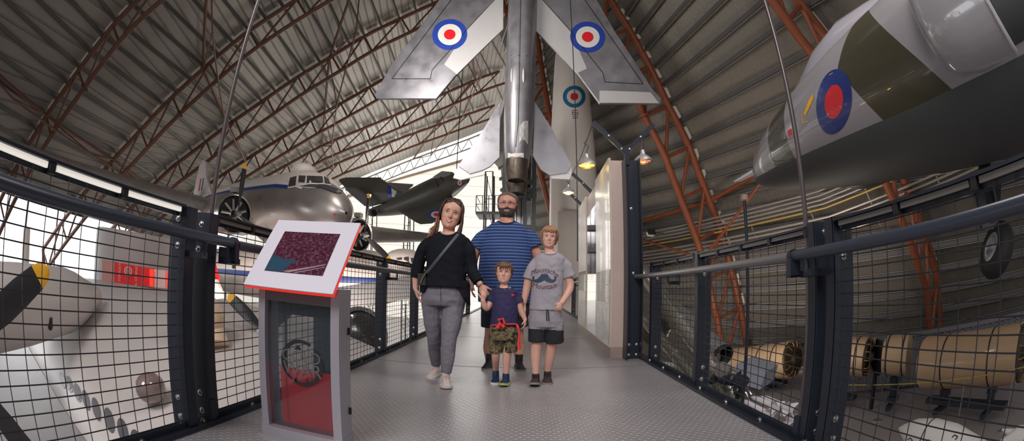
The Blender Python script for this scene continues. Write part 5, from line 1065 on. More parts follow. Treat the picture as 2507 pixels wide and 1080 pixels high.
class Head:
    def __init__(s, crown, chin, yaw=0, nod=0, wide=1.0):
        u = (Vector(crown)-Vector(chin)); s.H = u.length; u.normalize(); s.u = u; s.C = (Vector(crown)+Vector(chin))/2; s.wide = wide
        f = Vector((math.sin(yaw), -math.cos(yaw), -math.tan(nod))); f = (f-u*f.dot(u)).normalized(); s.f = f; s.r = u.cross(f); s.C = s.C - f*(.03*s.H)
    def P(s, x, y, z): return s.C + (s.r*x + s.f*y + s.u*z)*s.H
    def L(s, v): return s.P(v.x, v.y, v.z)
    def loc(s, p): d = (p-s.C)/s.H; return Vector((d.dot(s.r), d.dot(s.f), d.dot(s.u)))
    def add(s, mb, nose=1.0):
        H = s.H; n = 30; zz = [-.5+i/22 for i in range(23)]
        mb.loft([[s.L(hsurf(2*PI*k/n, z, 1, s.wide)) for k in range(n)] for z in zz])
        mb.tube([s.P(0, .325, .05), s.P(0, .365, -.03), s.P(0, .415, -.105), s.P(0, .40, -.145), s.P(0, .35, -.16)], [.028*H, .034*H, .050*H*nose, .046*H*nose, .03*H], 10)
        for x in (-1, 1):
            mb.ball(s.P(x*.047, .375, -.135), .032*H*nose, 8); mb.ball(s.P(x*.335*s.wide, -.04, -.03), (.030*H, .055*H, .088*H), 10, Matrix((s.r, s.f, s.u)).transposed()); mb.ball(s.P(x*.328*s.wide, -.0, -.10), .03*H, 8)
            mb.ball(s.P(x*.150, .215, -.125), .118*H, 12); mb.tube([s.P(x*.05, .335, .078), s.P(x*.14, .338, .098), s.P(x*.23, .285, .085)], .022*H, 8)
        mb.ball(s.P(0, .30, -.43), .07*H, 10)
        for z in (-.245, -.30): mb.tube([s.P(-.10, .305, -.272), s.P(-.045, .347, z), s.P(.045, .347, z), s.P(.10, .305, -.272)], [.010*H, .021*H, .021*H, .010*H], 8)
    def shape(s, co):
        q = s.loc(co)
        if abs(q.x) > .6 or abs(q.z) > .6 or q.y < 0: return co
        for x in (-1, 1):
            d = math.sqrt(((q.x-x*.137)/.085)**2 + ((q.z-.008)/.055)**2)
            if d < 1: co = co - s.f*(.032*s.H*(1-d*d))
        d = math.sqrt((q.x/.11)**2+((q.z+.272)/.012)**2)
        if d < 1 and q.y > .2: co = co - s.f*(.012*s.H*(1-d))
        return co
    def eyes(s, par, iris=(.05, .07, .09), squint=.62):
        H = s.H
        for x in (-1, 1):
            e = MB().use(mat('eye_white', (.62, .57, .54), .25)).ball(s.P(x*.137, .285, .010), (.052*H, .034*H, .052*H*squint), 14, Matrix((s.r, s.f, s.u)).transposed()).build('eye', par)
            MB().use(mat('iris_%.2f' % iris[1], iris, .2)).ball(s.P(x*.137, .308, .010), (.022*H, .014*H, .022*H*min(1, squint+.2)), 10, Matrix((s.r, s.f, s.u)).transposed()).build('iris', e)
            MB().use(mat('lash', (.035, .02, .015), .6)).tube([s.P(x*.085, .300, .018), s.P(x*.137, .325, .018+.05*squint), s.P(x*.195, .285, .018)], [.003*H, .0085*H, .003*H], 6).build('eyelash', par)
    def brows(s, par, m, th=.012, lift=0, ang=0):
        for x in (-1, 1): MB().use(m).tube([s.P(x*.06, .356, .085+lift-ang), s.P(x*.13, .362, .112+lift), s.P(x*.215, .305, .095+lift)], [th*s.H*.8, th*s.H, th*s.H*.4], 8).build('eyebrow', par)
    def hair(s, par, m, zl, thick=.06, locks=150, lr=.016, seed=1, fringe=None, extra=None):
        """zl(a): lowest z of the hair at angle a; a shell plus many tapered locks"""
        rnd = random.Random(seed); mb = MB().use(m); n = 44; mrows = 12; rg = []
        for i in range(mrows+1):
            row = []
            for k in range(n):
                a = 2*PI*k/n; z0 = zl(a); z = z0+(.5-z0)*(i/mrows)**.85; th = thick*(.35+.65*min(1, i/3)); v = hsurf(a, z, 1, s.wide); c = Vector((0, -.03, 0)); d = (v-c).normalized(); row.append(s.L(v+d*th*(1+.25*noise.noise(Vector((a*3, z*9, seed))))))
            rg.append(row)
        mb.loft(rg, False); mb.add([s.P(0, -.03, .5+thick)]+rg[-1], [(0, 1+k, 1+(k+1) % n) for k in range(n)])
        inner = [[s.L(hsurf(2*PI*k/n, zl(2*PI*k/n), .99, s.wide)) for k in range(n)], rg[0]]; mb.loft(inner, False)
        for i in range(locks):
            a = rnd.uniform(0, 2*PI); z0 = zl(a); a1 = a+rnd.uniform(-.25, .25); pts = []; zt = rnd.uniform(z0+.15, .5)
            for q in range(5):
                z = lerp(zt, z0-rnd.uniform(0, .03), q/4); aa = a1+(a-a1)*q/4; v = hsurf(aa, z, 1, s.wide); d = (v-Vector((0, -.03, 0))).normalized(); pts.append(s.L(v+d*thick*rnd.uniform(.85, 1.15)*(1-.5*(q/4)**3)))
            mb.tube(pts, [lr*s.H*.5, lr*s.H, lr*s.H*1.1, lr*s.H*.8, lr*s.H*.15], 5, False)
        if extra: extra(mb, rnd)
        return mb.build('hair', par, smooth=180)
def torso_neck(mb, hd, base, r):
    limb(mb, [hd.P(0, -.08, -.30), lerp(hd.P(0, -.08, -.45), Vector(base), .5), base], [r*1.02, r, r*1.15])
def body(mb, par, skin, hd, lips, vox=.0052, beard=None):
    me = remesh(mb, vox, 4, hd.shape); me.materials.clear()
    lm = [skin, lips] + ([beard[0]] if beard else [])
    for q in lm: me.materials.append(q)
    idx = []
    for p in me.polygons:
        q = hd.loc(p.center); i = 0
        if q.y > .22 and abs(q.x) < .6:
            zc = -.272+.10*q.x*q.x*6*hd_smile
            pass
        if beard and i == 0 and beard[1](q): i = 2
        idx.append(i)
    me.polygons.foreach_set('material_index', idx); me.name = 'body'; o = link('body', me, par); tr = BVHTree.FromPolygons([v.co.copy() for v in me.vertices], [tuple(p.vertices) for p in me.polygons]); H = hd.H; w = .085+.03*max(0, hd_smile); lm_ = MB().use(lips); op = .016 if hd_smile > .6 else .0
    def lp(x, z):
        o_ = hd.P(x, .7, z); h_ = tr.ray_cast(o_, -hd.f); return (h_[0] if h_[0] is not None else hd.P(x, .34, z))
    for sg, rr_ in ((1, .013), (-1, .017)):
        pts = []; rs_ = []
        for i in range(11):
            x = -w+2*w*i/10; q = 1-(x/w)**2; pts.append(lp(x, -.272+hd_smile*.035*(x/w)**2-.012*hd_smile + sg*(.010+op)*q) + hd.f*(.002*H)); rs_.append((rr_*H*(.25+.75*q), .008*H))
        lm_.tube(pts, rs_, 8, up=hd.f)
    lm_.build('lips', par); return o
def shoe(par, name, ankle, toe, mu, ms, L_=.27, wid=.048, hgt=.085, lift=0.0, laces=None, cuff=.05, toeup=0.0, solecap=None):
    A = Vector((ankle.x, ankle.y, 0)); d = Vector((toe.x-A.x, toe.y-A.y, 0)).normalized(); side = Vector((-d.y, d.x, 0)); heel = A-d*(L_*.24)
    def at(q, w, h): return heel+d*(L_*q)+side*w+Vector((0, 0, h+lift+toeup*q*q))
    prof = [(0, .6, .062), (.06, .82, .075), (.2, .9, .080), (.36, .9, .085), (.5, .96, .072), (.65, 1.06, .056), (.8, 1.04, .045), (.92, .82, .036), (1.0, .36, .026)]
    prof = [tuple(lerp(a_, b_, t_) for a_, b_ in zip(p_, n_)) for p_, n_ in zip(prof[:-1], prof[1:]) for t_ in (0, .5)]+[prof[-1]]; prof = [(q_, w_*(1 if 0 < q_ < 1 else .75), h_) for q_, w_, h_ in prof]; k = hgt/.085; sh = []; so = []
    for q, w, h in prof:
        w *= wid; h *= k; sh.append([at(q, w*math.cos(a)*(1 if math.sin(a) < .3 else .82), .018+max(0, math.sin(a))*(h-.018)) for a in [2*PI*i/18 for i in range(18)]]); so.append([at(q, w*1.06, 0), at(q, w*1.08, .019), at(q, -w*1.08, .019), at(q, -w*1.06, 0)])
    u = MB().use(mu).loft(sh); u.tube([at(.24, 0, hgt*.5), Vector((ankle.x, ankle.y, hgt+cuff+lift))], [(wid*.80, wid*.98), (wid*.74, wid*.86)], 16); o = u.build(name, par, smooth=70)
    MB().use(ms).loft(so).build('sole', o, smooth=30)
    if solecap: MB().use(solecap).loft([[at(q, w*1.1, .001), at(q, w*1.1, .02), at(q, -w*1.1, .02), at(q, -w*1.1, .001)] for q, w in ((.86, wid*.95), (.95, wid*.75), (1.01, wid*.4))]).build('toe_cap', o, smooth=30)
    if laces:
        mb = MB().use(laces)
        for i in range(4): q = .40+i*.075; mb.tube([at(q, -wid*.5, hgt*.83-.006*i-.004*i*i*.5), at(q+.02, 0, hgt*(1.0-.10*i)+.002), at(q, wid*.5, hgt*.83-.006*i-.004*i*i*.5)], .0035, 6)
        mb.build('laces', o)
    return o
def person(label, x, y): return thing('person', label, 'person', (x, y, 0))
LIPS = mat('lips', (.42, .13, .11), .4)
# ------------------------------------------------------------------ woman
Y = 3.85; W = lambda px, py, dy=0: PY(px, py, Y+dy)
t = person('smiling woman in black top and grey jeans holding the small boy by the hand', -.62, 3.85)
SK = skin_mat('skin_woman', (.62, .33, .25)); hd_smile = 1.0; hd = Head(W(1113.5, 489), W(1096, 560), yaw=.12, nod=.02, wide=1.06)
mb = MB(); hd.add(mb, .92); torso_neck(mb, hd, W(1098, 578), .053)
rings(mb, [(W(1098, 569), .10, .065), (W(1097, 576), .125, .082), (W(1097, 588), .16, .095), (W(1094, 620), .15, .11), (W(1090, 670), .13, .10), (W(1086, 715), .15, .11), (W(1085, 740), .14, .10)])
handR = W(1017, 706, -.02); handL = W(1176, 698, -.06)
limb(mb, [W(1058, 598), W(1027, 640), W(1019, 668), handR], [.036, .041, .036, .026]); limb(mb, [W(1134, 602), W(1149, 640), W(1156, 664), handL], [.036, .041, .036, .025])
hand(mb, handR, W(1026, 742, -.04)-handR, (1, .25, 0), (.2, -1, 0), .175, .35); hand(mb, handL, W(1186, 722, -.07)-handL, (.2, 1, .1), (.9, -.2, .5), .165, .9)
aR, aL = PY(1067, 893, 4.07), PY(1091, 914, 3.70)
limb(mb, [W(1060, 742), W(1062, 822, .02), aR, aR-Vector((0, 0, .07))], [.07, .045, .034, .032]); limb(mb, [W(1108, 742), W(1098, 832, -.10), aL, aL-Vector((0, 0, .06))], [.07, .046, .034, .032])
bd = body(mb, t, SK, hd, LIPS); hd.eyes(t, (.04, .05, .05), .50); HB = mat('hair_brown', (.055, .028, .018), .42, nscale=30, namt=.4); hd.brows(t, HB, .010, .008)
MB().use(mat('teeth', (.80, .77, .72), .25)).tube([hd.P(-.085, .322, -.254), hd.P(-.03, .352, -.280), hd.P(.03, .352, -.280), hd.P(.085, .322, -.254)], [.004*hd.H, .019*hd.H, .019*hd.H, .004*hd.H], 8).build('teeth', t)
HC = mat('hair_copper', (.30, .11, .045), .42, nscale=25, namt=.4)
def wl_(a):
    c = math.cos(a); f = math.sin(a); return .40-.16*abs(c) if f > .35 else (-.02 if f > 0 else -.30)
def long_locks(mb, rnd):
    for i in range(190):
        s_ = -1 if i % 2 else 1; q = rnd.random(); m = HC if (s_ < 0 and q > .2) else HB
        x0 = rnd.uniform(.0, .12)*s_+.05; zb = rnd.uniform(-.98, -.62) if s_ < 0 else rnd.uniform(-1.08, -.75); ou = rnd.uniform(0, .13); yy = rnd.uniform(-.25, .20)
        pts = [hd.P(x0, .05+yy*.5, .53), hd.P(s_*.27, .10+yy*.7, .42), hd.P(s_*(.35+ou*.2), yy+.04, .12), hd.P(s_*(.37+ou*.5), yy+.02, -.2), hd.P(s_*(.33+ou), yy+.05, -.52), hd.P(s_*(.30+ou*(2.6 if s_ < 0 else 1.0))+ (.0 if s_ < 0 else -.03), yy+.12, zb)]
        mb.use(HB); mb.tube(pts[:4], [.010*hd.H, .022*hd.H, .024*hd.H, .022*hd.H], 5, False); mb.use(m); mb.tube(pts[3:], [.022*hd.H, .019*hd.H, .004*hd.H], 5, False)
hd.hair(t, HB, wl_, .045, 60, .016, 5, extra=long_locks)
BLK = mat('black_top', (.0045, .006, .011), .85, bump=.25, bscale=60, spec=.25); mb = MB()
rings(mb, [(W(1099, 569), .095, .072), (W(1098, 575), .14, .092), (W(1097, 588), .172, .108), (W(1095, 620), .180, .125), (W(1092, 650), .172, .13), (W(1088, 680), .185, .14), (W(1086, 703), .200, .152)])
limb(mb, [W(1056, 591), W(1038, 608), W(1024, 645), W(1019, 680, -.01)], [.050, .058, .055, .055], hem=True); limb(mb, [W(1138, 594), W(1148, 614), W(1153, 650), W(1157, 668, -.02), W(1171, 691, -.06)], [.048, .056, .053, .051, .045], hem=True)
mb.loft([[W(1028+a, 680+b_, c) for a, b_, c in ((0, 0, -.1), (20, 0, -.13), (20, 0, .1), (0, 0, .1))], [W(1027, 716, -.09), W(1038, 716, -.12), W(1038, 716, .1), W(1027, 716, .1)]])
mb.loft([[W(1110, 690, -.12), W(1148, 690, -.06), W(1148, 690, .12), W(1110, 690, .12)], [W(1132, 728, -.11), W(1150, 728, -.05), W(1150, 728, .12), W(1132, 728, .12)], [W(1146, 748, -.06), W(1151, 748, -.04), W(1151, 748, .08), W(1146, 748, .08)]])
nc = W(1099, 568); top = cloth(mb, 'black_top', t, BLK, .008, 3, .008, 10, cut=scoop(nc, .070, .040, Y+.01))
collar(t, 'neckline', mat('neckline_hem', (.02, .02, .028), .7), CLOTH['black_top'], nc, .070, .040, .006)
DEN = mat('grey_denim', (.155, .145, .175), .75, nscale=40, namt=.15, bump=.3, bscale=70); mb = MB()
rings(mb, [(W(1087, 696), .165, .115), (W(1086, 715), .185, .13), (W(1085, 734), .197, .14), (W(1085, 748), .185, .125)])
limb(mb, [W(1058, 742), W(1059, 785, .01), W(1062, 824, .03), W(1063, 858, .12), aR], [.098, .084, .063, .058, .044], hem=True); limb(mb, [W(1110, 742), W(1104, 790, -.06), W(1098, 834, -.11), W(1096, 870, -.13), aL], [.102, .088, .066, .060, .046], hem=True)
jn = cloth(mb, 'jeans', t, DEN, .008, 3, .007, 14, seed=4)
tt_ = bvh_of([jn]); mb = MB(); pxline(mb, tt_, [(1078, 700), (1079, 738)], 1.2, BLK, .003); mb.build('fly_seam', t, smooth=None, fix=False)
tb_ = bvh_of([top]); mb = MB().use(mat('strap_grey', (.06, .065, .08), .5)); pts = []
for i in range(15):
    x, y = lerp(1127, 1044, i/14), lerp(566, 668, i/14); h = tb_.ray_cast(O, ray(x, y)); 
    if h[0] is not None: pts.append(h[0]-ray(x, y)*.006)
mb.tube(pts, [(.013, .003)]*len(pts), 8, up=(0, 1, 0)); mb.build('bag_strap', t)
MB().use(mat('zip_gold', (.55, .42, .22), .3, .8)).tube([W(1043, 664, -.16), W(1034, 680, -.15), W(1028, 694, -.14)], .004, 6).build('bag_zip', t)
MB().use(M_BLACK).box(W(1033, 684, -.11), (.07, .05, .10)).build('shoulder_bag', t, smooth=None)
c = W(1170.5, 695.5, -.06); ax_ = (handL-c).normalized(); MB().use(mat('bracelet', (.45, .30, .26), .3, .7)).lathe(handL-ax_*.012, W(1186, 722, -.07)-handL, [(0, .029), (0, .032), (.012, .032), (.012, .029)], 18, False).build('bracelet', t)
SH = mat('sneaker_pale', (.60, .50, .47), .6); shoe(t, 'sneaker', aR, PY(1056, 925, 3.93), SH, mat('sole_white', (.62, .58, .54), .6), .245, .045, .085, laces=mat('lace_pink', (.50, .36, .34), .7)); shoe(t, 'sneaker', aL, PY(1093, 953, 3.52), SH, MATS['sole_white'], .245, .045, .085, laces=MATS['lace_pink'], toeup=.01)
# ------------------------------------------------------------------ man
Y = 4.72
t = person('large bearded man in glasses and a blue striped T-shirt walking behind the two boys', -.1, 4.72)
SK = skin_mat('skin_man', (.56, .27, .20)); hd_smile = -.25; hd = Head(W(1243.5, 472), W(1240, 532), yaw=-.02, nod=-.12, wide=1.16); BR = mat('beard_grey', (.060, .045, .042), .8, nscale=60, namt=.5)
mb = MB(); hd.add(mb, 1.0); torso_neck(mb, hd, W(1240, 556), .080)
rings(mb, [(W(1240, 546), .11, .09), (W(1240, 553), .16, .11), (W(1240, 575), .22, .145), (W(1238, 640), .22, .17), (W(1237, 730), .22, .17), (W(1235, 760), .2, .15)])
hR, hL = W(1156, 692, .0), W(1312, 700, .02)
limb(mb, [W(1200, 590), W(1166, 612), W(1156, 650), hR], [.050, .056, .050, .033]); limb(mb, [W(1280, 590), W(1308, 612), W(1320, 650), hL], [.050, .056, .050, .033])
hand(mb, hR, (-.05, -.1, -1), (1, .1, 0), (0, -1, 0), .19, .5); hand(mb, hL, (-.1, -.1, -1), (-1, .1, 0), (0, -1, 0), .19, .5)
aR, aL = PY(1198, 884, 4.66), PY(1270, 884, 4.64)
limb(mb, [W(1208, 770), W(1201, 822), W(1197, 850), aR, aR-Vector((0, 0, .06))], [.10, .066, .064, .042, .04]); limb(mb, [W(1258, 770), W(1266, 822), W(1269, 850), aL, aL-Vector((0, 0, .06))], [.10, .066, .064, .042, .04])
def bearded(q):
    if q.y < -.10 or abs(q.x) > .6 or q.z > .2: return False
    e = abs(q.x); return (q.z < -.17-.0*e and q.z > -.53 and q.y > -.08 and ((q.z < -.315) or e > .135 or (-.235 < q.z < -.17 and e < .15) or (e > .095 and q.z < -.2))) or (e > .27 and q.z < 0 and q.y > -.06 and q.y < .14)
body(mb, t, SK, hd, mat('lips_dull', (.33, .12, .10), .5), beard=(BR, bearded)); hd.eyes(t, (.04, .05, .05), .45); HG = mat('hair_greybrown', (.13, .10, .085), .5, nscale=40, namt=.5); hd.brows(t, HG, .013)
# short beard and moustache relief
mb = MB().use(BR); rnd = random.Random(4)
for i in range(300):
    a = rnd.uniform(.15*PI, .85*PI) if i % 3 else rnd.uniform(.0, PI); z = rnd.uniform(-.50, -.30) if i % 4 else rnd.uniform(-.42, -.12)
    if i % 4 == 0 and .28*PI < a < .72*PI: z = rnd.uniform(-.225, -.185); a = rnd.uniform(.38*PI, .62*PI)
    v = hsurf(a, z, 1, hd.wide); d = Vector((v.x, v.y, -.12)).normalized(); p = hd.L(v); q = hd.L(v+d*.016+Vector((0, 0, -.03))); mb.tube([p, q], [.008*hd.H, .003*hd.H], 4, False)
mb.build('beard', t)
hd.hair(t, HG, lambda a: (.38-.05*math.cos(a)-.10*abs(math.cos(a)) if math.sin(a) > .45 else (.13 if math.sin(a) > .12 else (.06 if math.sin(a) > -.15 else -.25))), .030, 200, .013, 8)
mb = MB().use(M_BLACK)
for x in (-1, 1):
    c_ = [(.062, .035), (.066, -.03), (.10, -.052), (.19, -.052), (.225, -.02), (.228, .042), (.14, .052), (.062, .045)]
    mb.tube([hd.P(x*a, .372-(.05 if a > .18 else 0), b_+.0) for a, b_ in c_]+[hd.P(x*c_[0][0], .372, c_[0][1])], .0042*hd.H*1.0, 6); mb.tube([hd.P(x*.228, .322, .04), hd.P(x*.36, .18, .045), hd.P(x*.375, -.05, .03)], .006*hd.H, 6)
mb.tube([hd.P(-.062, .376, .03), hd.P(0, .392, .04), hd.P(.062, .376, .03)], .006*hd.H, 6); mb.build('glasses', t)
ms = mat('striped_blue', (.02, .05, .18), .8); N, L, b = nodes(ms); zz = pos_dot(N, L, (.0, .03, 1)); g = N.new('ShaderNodeNewGeometry'); no = N.new('ShaderNodeTexNoise'); no.inputs['Scale'].default_value = 5; L.new(g.outputs['Position'], no.inputs['Vector'])
zz = math_n(N, L, 'ADD', zz, math_n(N, L, 'MULTIPLY', no.outputs[0], .012)); fr = math_n(N, L, 'FRACT', math_n(N, L, 'DIVIDE', zz, .0325)); cr = N.new('ShaderNodeValToRGB'); L.new(fr, cr.inputs[0]); e = cr.color_ramp.elements
e[0].position = 0; e[0].color = (.008, .018, .085, 1); e[1].position = 1; e[1].color = (.008, .018, .085, 1)
for p_, c_ in ((.30, (.008, .020, .095, 1)), (.42, (.018, .060, .24, 1)), (.74, (.018, .060, .24, 1)), (.78, (.20, .32, .50, 1)), (.86, (.20, .32, .50, 1)), (.90, (.010, .025, .10, 1))): q = e.new(p_); q.color = c_
L.new(cr.outputs[0], b.inputs['Base Color'])
mb = MB(); rings(mb, [(W(1240, 543), .105, .085), (W(1240, 549), .165, .11), (W(1240, 561), .222, .14), (W(1240, 582), .255, .16), (W(1238, 620), .272, .205), (W(1237, 660), .285, .235), (W(1236, 700), .287, .235), (W(1235, 741), .278, .215)], p=2.2)
limb(mb, [W(1194, 576), W(1178, 588), W(1165, 608)], [.080, .086, .088], hem=True); limb(mb, [W(1286, 576), W(1300, 588), W(1309, 606)], [.080, .086, .088], hem=True); nc = W(1240, 541); cloth(mb, 'striped_tshirt', t, ms, .010, 3, .007, 6, cut=scoop(nc, .088, .044, Y))
collar(t, 'collar', mat('navy_collar', (.01, .014, .03), .8), CLOTH['striped_tshirt'], nc, .088, .044, .009)
mb = MB(); rings(mb, [(W(1236, 738), .255, .19), (W(1236, 770), .25, .18)]); limb(mb, [W(1206, 765), W(1204, 802)], [.125, .118], hem=True); limb(mb, [W(1262, 765), W(1266, 802)], [.125, .118], hem=True); cloth(mb, 'dark_shorts', t, mat('shorts_black', (.008, .014, .024), .8), .010, 3, .006)
BS = mat('shoe_black', (.012, .012, .014), .6); GS = mat('sole_grey', (.22, .21, .21), .6)
shoe(t, 'trainer', aR, PY(1190, 905, 4.46), BS, GS, .29, .052, .10, cuff=.045, laces=M_DARKST); shoe(t, 'trainer', aL, PY(1275, 907, 4.45), BS, GS, .29, .052, .10, cuff=.045, laces=M_DARKST)
# ------------------------------------------------------------------ small boy
Y = 3.80
t = person('small boy in navy T-shirt and camouflage shorts with a red tie round his waist', -.07, 3.80)
SK = skin_mat('skin_boy', (.66, .37, .29)); hd_smile = .2; hd = Head(W(1234.5, 642), W(1232, 693), yaw=0, nod=.03, wide=1.12)
mb = MB(); hd.add(mb, .8); torso_neck(mb, hd, W(1233, 706), .031)
rings(mb, [(W(1233, 702), .055, .045), (W(1233, 707), .08, .055), (W(1233, 716), .10, .065), (W(1234, 770), .09, .07), (W(1232, 815), .09, .07)])
hR, hL = W(1181.5, 736, -.05), W(1284.5, 782, .0)
limb(mb, [W(1213, 724), W(1202, 738), W(1192.5, 754, -.01), W(1186, 750, -.03), hR], [.024, .027, .028, .026, .020]); limb(mb, [W(1257, 724), W(1269, 742), W(1275, 762), hL], [.024, .028, .025, .019])
hand(mb, hR, W(1186, 713, -.06)-hR, (-.4, .9, 0), (-.9, -.4, 0), .115, .9); hand(mb, hL, W(1285, 806, -.02)-hL, (-1, .2, 0), (0, -1, 0), .115, .8)
aR, aL = PY(1213, 905, 3.93), PY(1238, 919, 3.83)
limb(mb, [W(1217, 840), W(1213, 868), aR, aR-Vector((0, 0, .04))], [.055, .036, .026, .025]); limb(mb, [W(1246, 840), W(1241, 868), aL, aL-Vector((0, 0, .04))], [.055, .037, .026, .025])
body(mb, t, SK, hd, mat('lips_boy', (.50, .20, .17), .45), .0042); hd.eyes(t, (.05, .08, .10), .45); HL = mat('hair_lightbrown', (.125, .060, .030), .45, nscale=40, namt=.5); hd.brows(t, HL, .009, -.01, .01)
def fringe(mb, rnd):
    for i in range(26):
        x = -.20+.46*i/25; z1 = rnd.uniform(.17, .25) if i % 5 else .10; mb.tube([hd.P(x*.5-.03, .22, .50), hd.P(x*.85, .36, .38), hd.P(x, .385, z1+.05), hd.P(x+.015, .37, z1)], [.014*hd.H, .022*hd.H, .018*hd.H, .003*hd.H], 5, False)
hd.hair(t, HL, lambda a: (.28 if math.sin(a) > .5 else (.02 if math.sin(a) > .0 else -.28)), .055, 160, .018, 3, extra=fringe)
NV = mat('navy_cotton', (.022, .018, .075), .8, bump=.3, bscale=40); mb = MB()
rings(mb, [(W(1233, 702), .052, .045), (W(1233, 706), .085, .055), (W(1234, 715), .112, .07), (W(1235, 740), .105, .085), (W(1235, 770), .110, .098), (W(1233, 796), .118, .100)]); limb(mb, [W(1210, 718), W(1201, 738)], [.036, .043], hem=True); limb(mb, [W(1260, 718), W(1270.5, 741)], [.036, .043], hem=True)
ns = cloth(mb, 'navy_tshirt', t, NV, .006, 3, .007, 14, cut=scoop(W(1233, 700.5), .047, .022, Y)); collar(t, 'collar', MATS['neckline_hem'], CLOTH['navy_tshirt'], W(1233, 700.5), .047, .022, .004); mb = MB(); decal_px(mb, bvh_of([ns]), mat('badge_red', (.55, .02, .08), .6), [(1250, 720), (1254, 719), (1259, 721), (1257, 725), (1252, 725)], .003, 4); mb.build('chest_badge', t, smooth=None, fix=False)
mc = mat('camouflage', (.1, .1, .05), .85); N, L, b = nodes(mc); tc = N.new('ShaderNodeNewGeometry'); no = N.new('ShaderNodeTexNoise'); no.inputs['Scale'].default_value = 20; no.inputs['Detail'].default_value = 2; no.inputs['Distortion'].default_value = .3; mp_ = N.new('ShaderNodeMapping'); mp_.inputs['Scale'].default_value = (1, 1, 1.6); L.new(tc.outputs['Position'], mp_.inputs[0]); L.new(mp_.outputs[0], no.inputs['Vector'])
cr = N.new('ShaderNodeValToRGB'); cr.color_ramp.interpolation = 'CONSTANT'; L.new(no.outputs[0], cr.inputs[0]); e = cr.color_ramp.elements; e[0].position = 0; e[0].color = (.025, .022, .015, 1); e[1].position = .42; e[1].color = (.11, .085, .04, 1)
for p_, c_ in ((.50, (.24, .175, .09, 1)), (.56, (.07, .065, .03, 1)), (.64, (.20, .15, .08, 1))): q = e.new(p_); q.color = c_
L.new(cr.outputs[0], b.inputs['Base Color']); mb = MB(); rings(mb, [(W(1232, 792), .110, .092), (W(1232, 815), .122, .10), (W(1232, 832), .12, .09)]); limb(mb, [W(1215, 828), W(1213, 864)], [.066, .058], hem=True); limb(mb, [W(1248, 828), W(1249, 862)], [.066, .058], hem=True); cam_ = cloth(mb, 'camouflage_shorts', t, mc, .006, 3, .005, 16)
RT_ = mat('red_cloth', (.60, .045, .045), .7, bump=.3, bscale=50); tb_ = bvh_of([ns, cam_]); mb = MB().use(RT_); pts = []
for x, y in ((1203, 797), (1215, 796), (1226, 795), (1240, 794), (1254, 794), (1264, 794)):
    h = tb_.ray_cast(O, ray(x, y))[0]; pts.append(h-ray(x, y)*.008 if h else W(x, y, -.08))
mb.tube(pts, [(.012, .007)]*len(pts), 8); k_ = pts[2]
mb.ball(k_+Vector((-.01, -.012, 0)), (.020, .014, .020), 10); mb.tube([k_, k_+Vector((-.02, -.02, .045)), k_+Vector((.015, -.02, .05)), k_+Vector((.03, -.015, .01))], .011, 8); mb.tube([k_, k_+Vector((-.035, -.015, -.03))], [.012, .018], 8); mb.tube([k_, k_+Vector((.03, -.02, -.02))], [.012, .016], 8)
mb.tube([pts[-1], W(1268, 803, -.09), W(1271, 820, -.09), W(1269, 838, -.09), W(1271, 856, -.09)], [(.010, .006), (.010, .006), (.009, .006), (.012, .006), (.018, .007)], 8); mb.build('red_waist_tie', t)
BB = mat('shoe_blue', (.010, .024, .075), .6); WS = mat('sole_white', (.62, .58, .54), .6)
shoe(t, 'blue_shoe', aR, PY(1211, 934, 3.80), BB, WS, .185, .038, .07, cuff=.03); shoe(t, 'blue_shoe', aL, PY(1229, 948, 3.70), BB, WS, .185, .038, .07, cuff=.03, toeup=.02, solecap=mat('toe_green', (.35, .45, .08), .5))
# ------------------------------------------------------------------ older boy
Y = 3.88
t = person('fair haired older boy in a grey printed T-shirt and grey shorts with black hems', .33, 3.88)
SK = skin_mat('skin_boy', (.66, .37, .29)); hd_smile = .9; hd = Head(W(1346.5, 556), W(1342.5, 607), yaw=-.05, nod=.02, wide=1.06)
mb = MB(); hd.add(mb, .85); torso_neck(mb, hd, W(1345, 624), .040)
rings(mb, [(W(1346, 618), .065, .052), (W(1346, 624), .10, .058), (W(1346, 636), .122, .072), (W(1341, 700), .11, .08), (W(1336, 765), .115, .085), (W(1336, 790), .11, .08)])
hR, hL = W(1281, 744, -.02), W(1375, 741, -.08)
limb(mb, [W(1315, 652), W(1295, 682), W(1289, 706), hR], [.030, .037, .034, .024]); limb(mb, [W(1374, 652), W(1391, 680), W(1394, 708, -.02), hL], [.030, .037, .034, .024])
hand(mb, hR, W(1276, 772, -.05)-hR, (.4, .8, 0), (-.7, .2, 0), .15, .55); hand(mb, hL, W(1364, 763, -.10)-hL, (-.5, .7, -.2), (-.8, -.5, 0), .14, 1.2)
aR, aL = PY(1311, 913, 3.87), PY(1340, 909, 3.98)
limb(mb, [W(1317, 800), W(1314, 840), W(1311, 866), aR, aR-Vector((0, 0, .05))], [.068, .049, .046, .031, .03]); limb(mb, [W(1355, 800), W(1350, 840, .03), W(1347, 868, .06), aL, aL-Vector((0, 0, .05))], [.068, .049, .046, .031, .03])
body(mb, t, SK, hd, mat('lips_boy', (.50, .20, .17), .45), .0046); hd.eyes(t, (.06, .09, .11), .42); HF = mat('hair_fair', (.33, .175, .085), .45, nscale=40, namt=.45); hd.brows(t, HF, .009)
MB().use(MATS['teeth']).tube([hd.P(-.05, .338, -.262), hd.P(0, .362, -.272), hd.P(.05, .338, -.262)], [.003*hd.H, .009*hd.H, .003*hd.H], 8).build('teeth', t)
def fringe2(mb, rnd):
    for i in range(34):
        x = -.28+.56*i/33; z1 = rnd.uniform(.17, .27); mb.tube([hd.P(.10, .12, .55), hd.P(x*.8+.04, .33, .42), hd.P(x, .385, z1+.06), hd.P(x-.02, .365, z1)], [.016*hd.H, .024*hd.H, .02*hd.H, .003*hd.H], 5, False)
